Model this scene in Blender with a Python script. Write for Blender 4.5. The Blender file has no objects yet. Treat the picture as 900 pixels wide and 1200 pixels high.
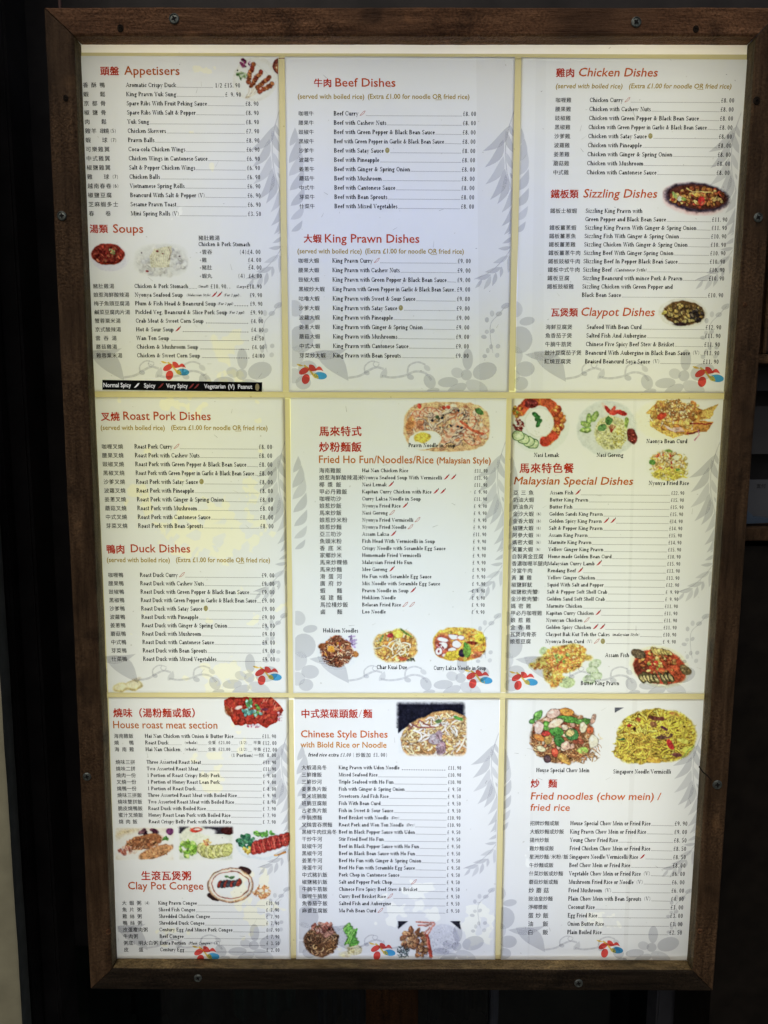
import bpy, bmesh, math, random
import numpy as np
from mathutils import Vector, Euler, Matrix
random.seed(7)
R = math.radians
SC = bpy.context.scene
COL = SC.collection

# ------------------------------------------------------------------ camera
# the menu plane is y = 0, x to the right, z up; BASE_Z lifts the case to its height above the pavement
BASE_Z = 1.62
CAM = Vector((0.1318, -1.0139, BASE_Z - 0.0271))
FPX = 870.0
def _rot(rx, ry, rz):
    c, s = math.cos, math.sin
    X = np.array([[1,0,0],[0,c(rx),-s(rx)],[0,s(rx),c(rx)]])
    Y = np.array([[c(ry),0,s(ry)],[0,1,0],[-s(ry),0,c(ry)]])
    Z = np.array([[c(rz),-s(rz),0],[s(rz),c(rz),0],[0,0,1]])
    return X @ Y @ Z
W2C = _rot(0.1294, -0.0009, -0.0041)         # board axes (x right, y up, z out) -> camera axes
B2W = np.array([[1,0,0],[0,0,-1],[0,1,0]], float)   # board axes -> world axes
C2W = B2W @ W2C.T
cam_d = bpy.data.cameras.new('camera')
cam = bpy.data.objects.new('camera', cam_d); COL.objects.link(cam)
m = Matrix([list(C2W[i]) + [CAM[i]] for i in range(3)] + [[0,0,0,1]])
cam.matrix_world = m
cam_d.sensor_fit = 'VERTICAL'; cam_d.sensor_height = 24.0; cam_d.sensor_width = 18.0
cam_d.lens = FPX / 1200 * 24.0
cam_d.clip_start = 0.01; cam_d.clip_end = 200
SC.camera = cam

# ------------------------------------------------------------------ world, sun, exposure
SUN_EL, SUN_AZ = R(48), R(200)
world = bpy.data.worlds.new('World'); SC.world = world; world.use_nodes = True
wn = world.node_tree.nodes; wl = world.node_tree.links
bg = wn['Background']; sky = wn.new('ShaderNodeTexSky'); sky.sky_type = 'NISHITA'; sky.sun_disc = False
sky.sun_elevation = SUN_EL; sky.sun_rotation = SUN_AZ
sky.air_density = 1.0; sky.dust_density = 4.0; sky.ozone_density = 1.0
wl.new(sky.outputs[0], bg.inputs[0]); bg.inputs[1].default_value = 0.05
sun_d = bpy.data.lights.new('sun', 'SUN'); sun_d.energy = 0.5; sun_d.angle = R(20); sun_d.color = (1, .93, .84)
sun = bpy.data.objects.new('sun', sun_d); COL.objects.link(sun)
sun.rotation_euler = (R(35), 0, R(-20)); sun.location = (0, -2, 4)
SC.view_settings.view_transform = 'Standard'; SC.view_settings.look = 'None'
SC.view_settings.exposure = 0.0; SC.view_settings.gamma = 1.0
SC.cycles.transparent_max_bounces = 16
SC.cycles.max_bounces = 8

# scales the power of every lamp panel inside the light box
LAMP_W = 1.42

# ------------------------------------------------------------------ mapping from the picture to planes of the place
def at(px, py, Y=0.0):
    d = C2W @ np.array([(px - 450) / FPX, (600 - py) / FPX, -1.0])
    t = (Y - CAM[1]) / d[1]
    return Vector((CAM[0] + d[0]*t, Y, CAM[2] + d[2]*t))
def pxscale(px, py):
    a = at(px, py); b = at(px+1, py); c = at(px, py+1)
    return b.x - a.x, a.z - c.z

def s2l(c):
    c = np.asarray(c, float) / 255.0
    return np.where(c <= 0.04045, c/12.92, ((c+0.055)/1.055)**2.4)

# ------------------------------------------------------------------ materials
def nodemat(name):
    mt = bpy.data.materials.new(name); mt.use_nodes = True
    nt = mt.node_tree; nt.nodes.clear()
    out = nt.nodes.new('ShaderNodeOutputMaterial')
    return mt, nt, out
def N(nt, t, **kw):
    n = nt.nodes.new(t)
    for k, v in kw.items():
        if k.startswith('i_'): n.inputs[k[2:].replace('_', ' ')].default_value = v
        else: setattr(n, k, v)
    return n
def ramp(nt, src, stops):
    r = nt.nodes.new('ShaderNodeValToRGB'); nt.links.new(src, r.inputs[0])
    els = r.color_ramp.elements
    while len(els) < len(stops): els.new(0.5)
    for e, (p, c) in zip(els, stops):
        e.position = p; e.color = (*c, 1) if len(c) == 3 else c
    return r
def objcoord(nt, scale=(1,1,1), rot=(0,0,0)):
    tc = nt.nodes.new('ShaderNodeTexCoord'); mp = nt.nodes.new('ShaderNodeMapping')
    mp.inputs['Scale'].default_value = scale; mp.inputs['Rotation'].default_value = rot
    nt.links.new(tc.outputs['Object'], mp.inputs[0]); return mp.outputs[0]

def wood(name, scale, dark, mid, light, rough=0.62, bump=0.5):
    mt, nt, out = nodemat(name)
    b = N(nt, 'ShaderNodeBsdfPrincipled'); b.inputs['Roughness'].default_value = rough
    b.inputs['Specular IOR Level'].default_value = 0.14
    v = objcoord(nt, scale)
    n1 = N(nt, 'ShaderNodeTexNoise'); n1.inputs['Scale'].default_value = 9; n1.inputs['Detail'].default_value = 10; n1.inputs['Roughness'].default_value = .68
    nt.links.new(v, n1.inputs[0])
    n2 = N(nt, 'ShaderNodeTexNoise'); n2.inputs['Scale'].default_value = 7.0; n2.inputs['Detail'].default_value = 5
    v2 = objcoord(nt); nt.links.new(v2, n2.inputs[0])
    r = ramp(nt, n1.outputs[0], [(.30, dark), (.5, mid), (.72, light)])
    r2 = ramp(nt, n2.outputs[0], [(.3, (.55,.55,.55)), (.7, (1.25,1.2,1.15))])
    mx = N(nt, 'ShaderNodeMix', data_type='RGBA', blend_type='MULTIPLY'); mx.inputs[0].default_value = 1
    nt.links.new(r.outputs[0], mx.inputs[6]); nt.links.new(r2.outputs[0], mx.inputs[7])
    # rough sawn patches
    n3 = N(nt, 'ShaderNodeTexNoise'); n3.inputs['Scale'].default_value = 330; n3.inputs['Detail'].default_value = 4
    nt.links.new(v2, n3.inputs[0])
    n4 = ramp(nt, n2.outputs[0], [(.42, (.25,.25,.25)), (.6, (1,1,1))])
    ml = N(nt, 'ShaderNodeMath', operation='MULTIPLY'); nt.links.new(n3.outputs[0], ml.inputs[0]); nt.links.new(n4.outputs[0], ml.inputs[1])
    ad = N(nt, 'ShaderNodeMath', operation='ADD'); nt.links.new(ml.outputs[0], ad.inputs[0]); nt.links.new(n1.outputs[0], ad.inputs[1])
    bp = N(nt, 'ShaderNodeBump'); bp.inputs['Strength'].default_value = min(1, bump*1.7); bp.inputs['Distance'].default_value = .004
    nt.links.new(ad.outputs[0], bp.inputs['Height']); nt.links.new(bp.outputs[0], b.inputs['Normal'])
    rs = ramp(nt, n3.outputs[0], [(.36, (.62,.60,.58)), (.5, (1,1,1)), (.66, (1.3,1.28,1.25))])
    m4 = N(nt, 'ShaderNodeMix', data_type='RGBA', blend_type='MULTIPLY'); nt.links.new(n4.outputs[0], m4.inputs[0])
    nt.links.new(mx.outputs[2], m4.inputs[6]); nt.links.new(rs.outputs[0], m4.inputs[7])
    n5 = N(nt, 'ShaderNodeTexNoise'); n5.inputs['Scale'].default_value = 22; n5.inputs['Detail'].default_value = 3; nt.links.new(v2, n5.inputs[0])
    r5 = ramp(nt, n5.outputs[0], [(.28, (.5,.5,.5)), (.42, (1,1,1)), (.66, (1,1,1)), (.74, (1.5,1.45,1.35))])
    m5 = N(nt, 'ShaderNodeMix', data_type='RGBA', blend_type='MULTIPLY'); m5.inputs[0].default_value = 1
    nt.links.new(m4.outputs[2], m5.inputs[6]); nt.links.new(r5.outputs[0], m5.inputs[7])
    nt.links.new(m5.outputs[2], b.inputs['Base Color']); nt.links.new(b.outputs[0], out.inputs[0])
    return mt

def plain(name, col, rough=0.6, metal=0.0, var=0.25, scale=30, bump=0.1, spec=0.4):
    mt, nt, out = nodemat(name)
    b = N(nt, 'ShaderNodeBsdfPrincipled'); b.inputs['Roughness'].default_value = rough; b.inputs['Metallic'].default_value = metal
    b.inputs['Specular IOR Level'].default_value = spec
    n = N(nt, 'ShaderNodeTexNoise'); n.inputs['Scale'].default_value = scale; n.inputs['Detail'].default_value = 8
    nt.links.new(objcoord(nt), n.inputs[0])
    lo = tuple(c*(1-var) for c in col); hi = tuple(min(1, c*(1+var)) for c in col)
    r = ramp(nt, n.outputs[0], [(.3, lo), (.7, hi)]); nt.links.new(r.outputs[0], b.inputs['Base Color'])
    bp = N(nt, 'ShaderNodeBump'); bp.inputs['Strength'].default_value = bump; bp.inputs['Distance'].default_value = .004
    nt.links.new(n.outputs[0], bp.inputs['Height']); nt.links.new(bp.outputs[0], b.inputs['Normal'])
    nt.links.new(b.outputs[0], out.inputs[0]); return mt

def translucent_sheet(name, base, stain=None, regions=(), grime=True):
    """back-lit film: passes lamp light through its own colour, scatters daylight from the front"""
    mt, nt, out = nodemat(name)
    colour = None
    geo = N(nt, 'ShaderNodeNewGeometry')
    def noise(scale, detail=6):
        n = N(nt, 'ShaderNodeTexNoise'); n.inputs['Scale'].default_value = scale; n.inputs['Detail'].default_value = detail
        nt.links.new(geo.outputs['Position'], n.inputs[0]); return n.outputs[0]
    rgb = N(nt, 'ShaderNodeRGB'); rgb.outputs[0].default_value = (*base, 1); colour = rgb.outputs[0]
    if grime:
        g = ramp(nt, noise(5, 3), [(.3, (.955,.955,.94)), (.7, (1,1,1))])
        mx = N(nt, 'ShaderNodeMix', data_type='RGBA', blend_type='MULTIPLY'); mx.inputs[0].default_value = 1
        nt.links.new(colour, mx.inputs[6]); nt.links.new(g.outputs[0], mx.inputs[7]); colour = mx.outputs[2]
        sp = ramp(nt, noise(150, 2), [(.735, (1,1,1)), (.76, (.72,.70,.66))])
        mx = N(nt, 'ShaderNodeMix', data_type='RGBA', blend_type='MULTIPLY'); mx.inputs[0].default_value = 1
        nt.links.new(colour, mx.inputs[6]); nt.links.new(sp.outputs[0], mx.inputs[7]); colour = mx.outputs[2]
    # dried glue blotches between film and diffuser: each region is a box (centre, half size, noise scale, threshold, tint, cellular)
    for (cx, cz, hx, hz, ns, th, tint, cell) in regions:
        wv = N(nt, 'ShaderNodeVectorMath', operation='SUBTRACT'); nt.links.new(geo.outputs['Position'], wv.inputs[0]); wv.inputs[1].default_value = (cx, 0, cz)
        sc_ = N(nt, 'ShaderNodeVectorMath', operation='MULTIPLY'); nt.links.new(wv.outputs[0], sc_.inputs[0]); sc_.inputs[1].default_value = (1/hx, 0, 1/hz)
        ln = N(nt, 'ShaderNodeVectorMath', operation='LENGTH'); nt.links.new(sc_.outputs[0], ln.inputs[0])
        mr = N(nt, 'ShaderNodeMapRange'); nt.links.new(ln.outputs['Value'], mr.inputs[0])
        mr.inputs[1].default_value = 0.5; mr.inputs[2].default_value = 1.15; mr.inputs[3].default_value = 0.0; mr.inputs[4].default_value = 0.34
        nz = noise(ns, 2)
        sb = N(nt, 'ShaderNodeMath', operation='SUBTRACT'); nt.links.new(nz, sb.inputs[0]); nt.links.new(mr.outputs[0], sb.inputs[1])
        edge = N(nt, 'ShaderNodeMapRange'); nt.links.new(sb.outputs[0], edge.inputs[0])
        edge.inputs[1].default_value = th; edge.inputs[2].default_value = th + .03
        fac = edge.outputs[0]
        if cell:
            vo = N(nt, 'ShaderNodeTexVoronoi', feature='DISTANCE_TO_EDGE'); vo.inputs['Scale'].default_value = ns*1.15
            nt.links.new(geo.outputs['Position'], vo.inputs['Vector'])
            vr = N(nt, 'ShaderNodeMapRange'); nt.links.new(vo.outputs['Distance'], vr.inputs[0])
            vr.inputs[1].default_value = .17; vr.inputs[2].default_value = .22; vr.inputs[3].default_value = 1; vr.inputs[4].default_value = 0.12
            mm = N(nt, 'ShaderNodeMath', operation='MULTIPLY'); nt.links.new(fac, mm.inputs[0]); nt.links.new(vr.outputs[0], mm.inputs[1]); fac = mm.outputs[0]
        mx = N(nt, 'ShaderNodeMix', data_type='RGBA'); nt.links.new(fac, mx.inputs[0]); nt.links.new(colour, mx.inputs[6])
        mx.inputs[7].default_value = (*tint, 1); colour = mx.outputs[2]
    tr = N(nt, 'ShaderNodeBsdfTranslucent'); nt.links.new(colour, tr.inputs[0])
    df = N(nt, 'ShaderNodeBsdfDiffuse'); nt.links.new(colour, df.inputs[0])
    ms = N(nt, 'ShaderNodeMixShader'); ms.inputs[0].default_value = .35
    nt.links.new(tr.outputs[0], ms.inputs[1]); nt.links.new(df.outputs[0], ms.inputs[2])
    gl = N(nt, 'ShaderNodeBsdfGlossy'); gl.inputs['Roughness'].default_value = .35; gl.inputs[0].default_value = (1,1,1,1)
    m2 = N(nt, 'ShaderNodeMixShader'); m2.inputs[0].default_value = .02
    nt.links.new(ms.outputs[0], m2.inputs[1]); nt.links.new(gl.outputs[0], m2.inputs[2])
    nt.links.new(m2.outputs[0], out.inputs[0]); return mt

# printing ink: a filter in the colour stored on the print (light from the box comes through it)
INK, nt, out = nodemat('printing_ink')
at_ = N(nt, 'ShaderNodeAttribute', attribute_name='ink'); tb = N(nt, 'ShaderNodeBsdfTransparent')
nt.links.new(at_.outputs['Color'], tb.inputs[0]); nt.links.new(tb.outputs[0], out.inputs[0])
# clear lettering in the black legend bar, lit from behind
CLEAR, nt, out = nodemat('backlit_clear_lettering')
em = N(nt, 'ShaderNodeEmission'); em.inputs[0].default_value = (.95,.93,.88,1); em.inputs[1].default_value = .62
nt.links.new(em.outputs[0], out.inputs[0])

# ------------------------------------------------------------------ object helpers
def mesh_obj(name, verts, faces, mat, parent=None, cols=None, facecols=None, smooth=False):
    """verts in world coordinates; stored relative to the parent thing"""
    off = parent['_base'] if parent is not None and '_base' in parent else (0,0,0)
    vs = np.asarray(verts, float).reshape(-1, 3) - np.array(off)
    me = bpy.data.meshes.new(name)
    me.from_pydata(vs.tolist(), [], faces)
    if cols is not None:
        a = me.color_attributes.new('ink', 'FLOAT_COLOR', 'POINT')
        c = np.ones((len(vs), 4)); c[:, :3] = cols; a.data.foreach_set('color', c.ravel())
    if smooth: me.polygons.foreach_set('use_smooth', [True]*len(me.polygons))
    me.materials.append(mat); me.update()
    o = bpy.data.objects.new(name, me); COL.objects.link(o)
    if parent is not None: o.parent = parent
    return o
def thing(name, label, cat, loc, group=None):
    o = bpy.data.objects.new(name, None); COL.objects.link(o)
    o.location = loc; o.empty_display_size = .05
    o['label'] = label; o['category'] = cat
    if group: o['group'] = group
    o['_base'] = list(loc)
    return o
def box_vf(x0, x1, y0, y1, z0, z1):
    v = [(x0,y0,z0),(x1,y0,z0),(x1,y1,z0),(x0,y1,z0),(x0,y0,z1),(x1,y0,z1),(x1,y1,z1),(x0,y1,z1)]
    f = [(0,3,2,1),(4,5,6,7),(0,1,5,4),(1,2,6,5),(2,3,7,6),(3,0,4,7)]
    return v, f
def bevel_box(name, x0, x1, y0, y1, z0, z1, mat, parent=None, bev=.002):
    v, f = box_vf(x0, x1, y0, y1, z0, z1)
    o = mesh_obj(name, v, f, mat, parent)
    bm = bmesh.new(); bm.from_mesh(o.data)
    bmesh.ops.bevel(bm, geom=bm.edges[:], offset=bev, segments=2, affect='EDGES')
    bm.to_mesh(o.data); bm.free(); return o
def structure(o): o['kind'] = 'structure'; return o

# ------------------------------------------------------------------ the light-box frame
Z = BASE_Z
FRONT = -0.022
wood_h = wood('brown_stained_wood_lengthwise', (1.2, 14, 14), (.075,.034,.015), (.175,.088,.044), (.27,.145,.075))  # top rail: the stronger light up there is put into this lighter tone
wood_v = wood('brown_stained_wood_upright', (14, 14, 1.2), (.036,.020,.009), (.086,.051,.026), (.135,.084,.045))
wood_low = wood('brown_wood_bottom_shade', (1.2, 14, 14), (.010,.0065,.004), (.024,.017,.010), (.042,.029,.018))  # bottom rail: weaker light low on the frame, painted as a darker wood colour
inner = wood('olive_brown_glow_lit_edge', (14, 14, 2), (.055,.042,.020), (.12,.090,.045), (.19,.145,.08), bump=.4)  # glow of the sheets on the side rails' inner faces, put into the colour
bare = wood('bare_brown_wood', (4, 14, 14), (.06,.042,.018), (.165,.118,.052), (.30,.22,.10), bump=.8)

O = dict(TL=at(51,8,FRONT), TR=at(920,8,FRONT), BR=at(836,1162,FRONT), BL=at(105.5,1160,FRONT))
I = dict(TL=at(86,41,FRONT), TR=at(887,41.5,FRONT), BR=at(812,1138,FRONT), BL=at(131,1136,FRONT))
case = thing('menu_light_box', 'brown stained wooden frame of the backlit menu display with mitred corners', 'light box',
             tuple((O['BL'] + O['BR']) / 2 + Vector((0, .022, 0))))
def hnoise(x, y, z):
    from mathutils import noise
    return noise.fractal(Vector((x, y, z)), 1.0, 2.0, 3)
def rail(name, a, b, ia, ib, mat, matin=None, seed=0):
    """a,b outer front corners, ia,ib inner front corners (mitred)"""
    nseg = 140
    gap = .0007
    prof = []   # (t 0 outer..1 inner, y)
    prof += [(0, .085), (0, .03), (0, FRONT + .0025), (.03, FRONT + .0007), (.07, FRONT)]
    prof += [(t, FRONT) for t in (.2, .35, .5, .65, .8, .92)]
    prof += [(.97, FRONT + .0007), (1, FRONT + .0025), (1, FRONT + .009), (1, FRONT + .015), (1, .0035), (1, .085)]
    d = (b - a).normalized()
    V, F, K = [], [], []
    for i in range(nseg + 1):
        u = i / nseg
        for (t, y) in prof:
            po = a.lerp(b, u); pi = ia.lerp(ib, u)
            p = po.lerp(pi, t)
            e = gap * (1 - 2*u)
            n1 = hnoise(p.x*9 + seed, t*2, p.z*9) * .0007
            n2 = hnoise(p.x*120 + seed, t*5, p.z*120) * .00025
            q = Vector((p.x, y, p.z)) + d * e
            inw = (pi - po).normalized()
            if y <= FRONT + .003: q.y += n1*.6 + n2
            if t in (0, 1): q += inw * (n1 + n2) * (1 if t == 0 else .6)
            V.append(tuple(q))
    m_ = len(prof)
    for i in range(nseg):
        for j in range(m_ - 1):
            F.append((i*m_+j, i*m_+j+1, (i+1)*m_+j+1, (i+1)*m_+j)); K.append(j)
    F.append(tuple(range(m_))); K.append(0)
    F.append(tuple(nseg*m_ + k for k in range(m_-1, -1, -1))); K.append(0)
    o = mesh_obj(name, V, F, mat, case)
    if matin:
        o.data.materials.append(matin)
        for p_, k in zip(o.data.polygons, K):
            if k >= 12: p_.material_index = 1
    bm = bmesh.new(); bm.from_mesh(o.data); bmesh.ops.recalc_face_normals(bm, faces=bm.faces); bm.to_mesh(o.data); bm.free()
    o.data.polygons.foreach_set('use_smooth', [False]*len(o.data.polygons))
    return o
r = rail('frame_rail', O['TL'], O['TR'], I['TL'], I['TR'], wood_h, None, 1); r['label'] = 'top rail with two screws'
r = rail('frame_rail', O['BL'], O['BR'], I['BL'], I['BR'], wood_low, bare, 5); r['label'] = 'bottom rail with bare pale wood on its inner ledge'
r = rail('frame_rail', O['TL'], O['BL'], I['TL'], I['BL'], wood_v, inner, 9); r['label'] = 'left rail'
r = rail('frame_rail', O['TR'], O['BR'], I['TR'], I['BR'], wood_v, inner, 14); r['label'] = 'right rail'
# white inside of the light box
xl, xr = min(I['BL'].x, I['TL'].x) - .004, max(I['TR'].x, I['BR'].x) + .004
zb, zt = I['BL'].z - .004, I['TL'].z + .004
liner = plain('white_box_lining', (.78,.78,.77), .8, var=.05)
v, f = box_vf(xl, xr, .0045, .165, zb, zt); f = [f[i] for i in (0,1,3,4,5)]
mesh_obj('box_lining', v, f, liner, case)
v, f = box_vf(xl-.012, xr+.012, .086, .18, zb-.012, zt+.012); f = [f[i] for i in (0,1,3,4,5)]
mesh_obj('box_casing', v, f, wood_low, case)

# screws, plugged holes and knots on the frame
steel = plain('weathered_screw_steel', (.17,.19,.17), .45, metal=.8, var=.4, scale=400)
black = plain('black_recess', (.006,.005,.004), .9, var=.2)
def ring_mesh(c, prof, n=20, ph=0, sx=1):
    V, F = [], []
    for (rr, y) in prof:
        for k in range(n):
            a = 2*math.pi*k/n + ph
            V.append((c.x + rr*math.cos(a)*sx, c.y + y, c.z + rr*math.sin(a)))
    for j in range(len(prof)-1):
        for k in range(n):
            F.append((j*n+k, (j+1)*n+k, (j+1)*n+(k+1)%n, j*n+(k+1)%n))
    F.append(tuple(range((len(prof)-1)*n, len(prof)*n)))
    return V, F
def screw(px, py, rad, ang):
    c = at(px, py, FRONT - .0002)
    V, F = ring_mesh(c, [(rad*1.02, .0006), (rad, -.0008), (rad*.86, -.0014), (rad*.80, -.0003), (rad*.55, -.0006), (rad*.5,-.0007)])
    s = mesh_obj('screw', V, F, steel, case, smooth=False)
    V, F = [], []
    for k in range(2):
        a = ang + k*math.pi/2
        ux, uz = math.cos(a), math.sin(a)
        l, w = rad*.56, rad*.19
        n0 = len(V)
        yy = -.0011 - k*.0003
        for (p, q) in ((-l,-w*.5),(-l*.4,-w),(l*.4,-w),(l,-w*.5),(l,w*.5),(l*.4,w),(-l*.4,w),(-l,w*.5)):
            V.append((c.x+ux*p-uz*q, c.y+yy, c.z+uz*p+ux*q))
        F.append(tuple(range(n0, n0+8)))
    V = np.array(V); o = mesh_obj('screw_recess', V, F, black, case); o.parent = s
def knot(px, py, rad):
    c = at(px, py, FRONT)
    V, F = ring_mesh(c, [(rad, .0004), (rad*.8, -.0012), (rad*.55, -.0002), (rad*.3, -.0009)], 14, .3, .85)
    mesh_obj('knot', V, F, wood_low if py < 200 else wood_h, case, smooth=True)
for (px, py, rr, a) in ((204,22,.0062,.4),(745.5,26,.0062,.9),(72.5,253,.0058,.1),(888.5,255,.0058,.6),(102,910,.0058,.2),
                        (232,1146,.0058,.5),(678,1152,.0062,.3),(840.5,919.5,.0066,.1)):
    screw(px, py, rr, a)
for (px, py, rr) in ((141,33,.005),(815.5,34,.0048),(77,115,.0045),(887,118,.0055),(127,1092,.0045),(820,1091,.0045),(873,357,.003)):
    knot(px, py, rr)
# crack running from the opening to the screw on the right rail
pts = [at(819,898,FRONT-.0004), at(824,905,FRONT-.0004), at(829,909,FRONT-.0004), at(835,916,FRONT-.0004)]
V, F = [], []
for k, p in enumerate(pts):
    w_ = (.0010, .0009, .0007, .0002)[k]; V += [(p.x-w_*.6, p.y, p.z-w_), (p.x+w_*.6, p.y, p.z+w_)]
F = [(2*k, 2*k+1, 2*k+3, 2*k+2) for k in range(3)]
mesh_obj('crack', V, F, black, case)

# lamp panels inside the box (bluish, with older warm ones between), power per colour in W
# (picture column, row, width, height, power): neutral panels over the full width, bluish ones in the middle, unseen warm ones added up the sides to brighten the outer sheets
LAMPS = [(470,110,.84,.14,(.60,.60,.44)), (470,270,.84,.13,(.24,.28,.33)), (470,475,.84,.16,(.47,.46,.03)), (470,650,.84,.13,(.33,.37,.22)),
         (470,800,.84,.12,(.52,.56,.50)), (470,940,.84,.12,(.46,.48,.45)), (470,1075,.84,.12,(.42,.45,.47)),
         (470,270,.50,.13,(.06,.12,.50)), (470,655,.34,.15,(.12,.17,.30)), (470,800,.34,.14,(.20,.23,.34)), (480,940,.40,.14,(.20,.23,.32)), (480,1075,.40,.12,(.08,.11,.24)),
         (158,620,.10,1.22,(.64,.61,.46)), (800,620,.10,1.22,(.76,.73,.56))]
for px_, py_, sx_, sy_, pw_ in LAMPS:
    c = at(px_, py_, 0); cx_ = (xl+xr)/2 if px_ == 470 and sx_ > .8 else c.x
    if sy_ > 1: cx_ = xl+.10 if px_ < 400 else xr-.10
    ld = bpy.data.lights.new('lamp_panel', 'AREA'); ld.shape = 'RECTANGLE'; ld.size = sx_; ld.size_y = sy_
    e_ = max(pw_); ld.energy = e_ * LAMP_W; ld.color = tuple(q/e_ for q in pw_)
    lo = bpy.data.objects.new('lamp_panel', ld); COL.objects.link(lo)
    lo.location = (cx_, .120 + (.004 if sx_ < .6 and sy_ < 1 else 0) + (.008 if sy_ > 1 else 0), (zb+zt)/2 if sy_ > 1 else c.z); lo.rotation_euler = (R(90), 0, 0)

# ------------------------------------------------------------------ text tools
CJK_CACHE = {}
def outset(V, F, w):
    """make letters bolder: a thin strip along every outline edge, outside the fill"""
    cnt = {}
    for f in F:
        for a, b in zip(f, f[1:] + f[:1]):
            cnt.setdefault((min(a,b), max(a,b)), []).append((a, b))
    V = [tuple(p) for p in V]; F = list(F); nrm = {}; ed = []
    for f in F:
        ar = sum(V[f[i]][0]*V[f[(i+1)%len(f)]][1]-V[f[(i+1)%len(f)]][0]*V[f[i]][1] for i in range(len(f)))
        for a, b in zip(f, f[1:] + f[:1]):
            if len(cnt[(min(a,b), max(a,b))]) == 1:
                dx, dy = V[b][0]-V[a][0], V[b][1]-V[a][1]; L = math.hypot(dx, dy)
                if L < 1e-6: continue
                sg = 1 if ar > 0 else -1; n = (dy/L*sg, -dx/L*sg); ed.append((a, b))
                for q in (a, b): o_ = nrm.get(q, (0, 0)); nrm[q] = (o_[0]+n[0], o_[1]+n[1])
    idx = {}
    for q, (nx, ny) in nrm.items():
        L = max(math.hypot(nx, ny), .6); idx[q] = len(V); V.append((V[q][0]+nx/L*w, V[q][1]+ny/L*w))
    for a, b in ed: F.append((a, b, idx[b], idx[a]))
    return np.array(V), F
def text_meshes(specs):
    """specs: {key: (string, offset, shear)} -> {key: (verts Nx2, faces)} in em units"""
    obs = {}
    for k, sp_ in specs.items():
        s, off, sh = sp_[:3]
        cu = bpy.data.curves.new('t', 'FONT'); cu.body = s; cu.offset = off; cu.shear = sh; cu.resolution_u = 2; cu.fill_mode = 'FRONT'
        o = bpy.data.objects.new('t', cu); COL.objects.link(o); obs[k] = o
    bpy.context.view_layer.update(); dg = bpy.context.evaluated_depsgraph_get()
    res = {}
    for k, o in obs.items():
        ev = o.evaluated_get(dg); me = ev.to_mesh()
        co = np.zeros(len(me.vertices)*3); me.vertices.foreach_get('co', co)
        res[k] = (co.reshape(-1, 3)[:, :2].copy(), [tuple(p.vertices) for p in me.polygons])
        ev.to_mesh_clear()
    for k, (V, F) in list(res.items()):
        w = specs[k][3] if len(specs[k]) > 3 else 0
        if w: res[k] = outset(V, F, w)
    for o in obs.values():
        cu = o.data; bpy.data.objects.remove(o); bpy.data.curves.remove(cu)
    return res

# a small book serif drawn from strokes: thick stems, thin bars, slab serifs
T, t_ = .175, .09
def gV(x, y0, y1, w=T): return [[(x-w/2,y0),(x+w/2,y0),(x+w/2,y1),(x-w/2,y1)]]
def gH(x0, x1, y, w=t_): return [[(x0,y-w/2),(x1,y-w/2),(x1,y+w/2),(x0,y+w/2)]]
def gS(x, y, l=.22): return gH(x-l/2, x+l/2, y+(t_/2 if y < .3 else -t_/2))
def gD(x0, y0, x1, y1, w):
    return [[(x0-w/2,y0),(x0+w/2,y0),(x1+w/2,y1),(x1-w/2,y1)]]
def gA(cx, cy, rx, ry, a0=0, a1=360, T_=T):
    n = max(3, int(abs(a1-a0)/30)); out = []
    for k in range(n):
        q = []
        for a in (a0+(a1-a0)*k/n, a0+(a1-a0)*(k+1)/n):
            c, s = math.cos(R(a)), math.sin(R(a)); w = t_ + (T_-t_)*abs(c)**1.3
            q.append(((cx+rx*c, cy+ry*s), (cx+(rx-w)*c, cy+(ry-w)*s)))
        out.append([q[0][0], q[1][0], q[1][1], q[0][1]])
    return out
def gDot(x, y, r=.06): return [[(x+r*math.cos(k*math.pi/3), y+r*math.sin(k*math.pi/3)) for k in range(6)]]
X, CP, AS, DS = .45, .67, .70, -.21
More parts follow.
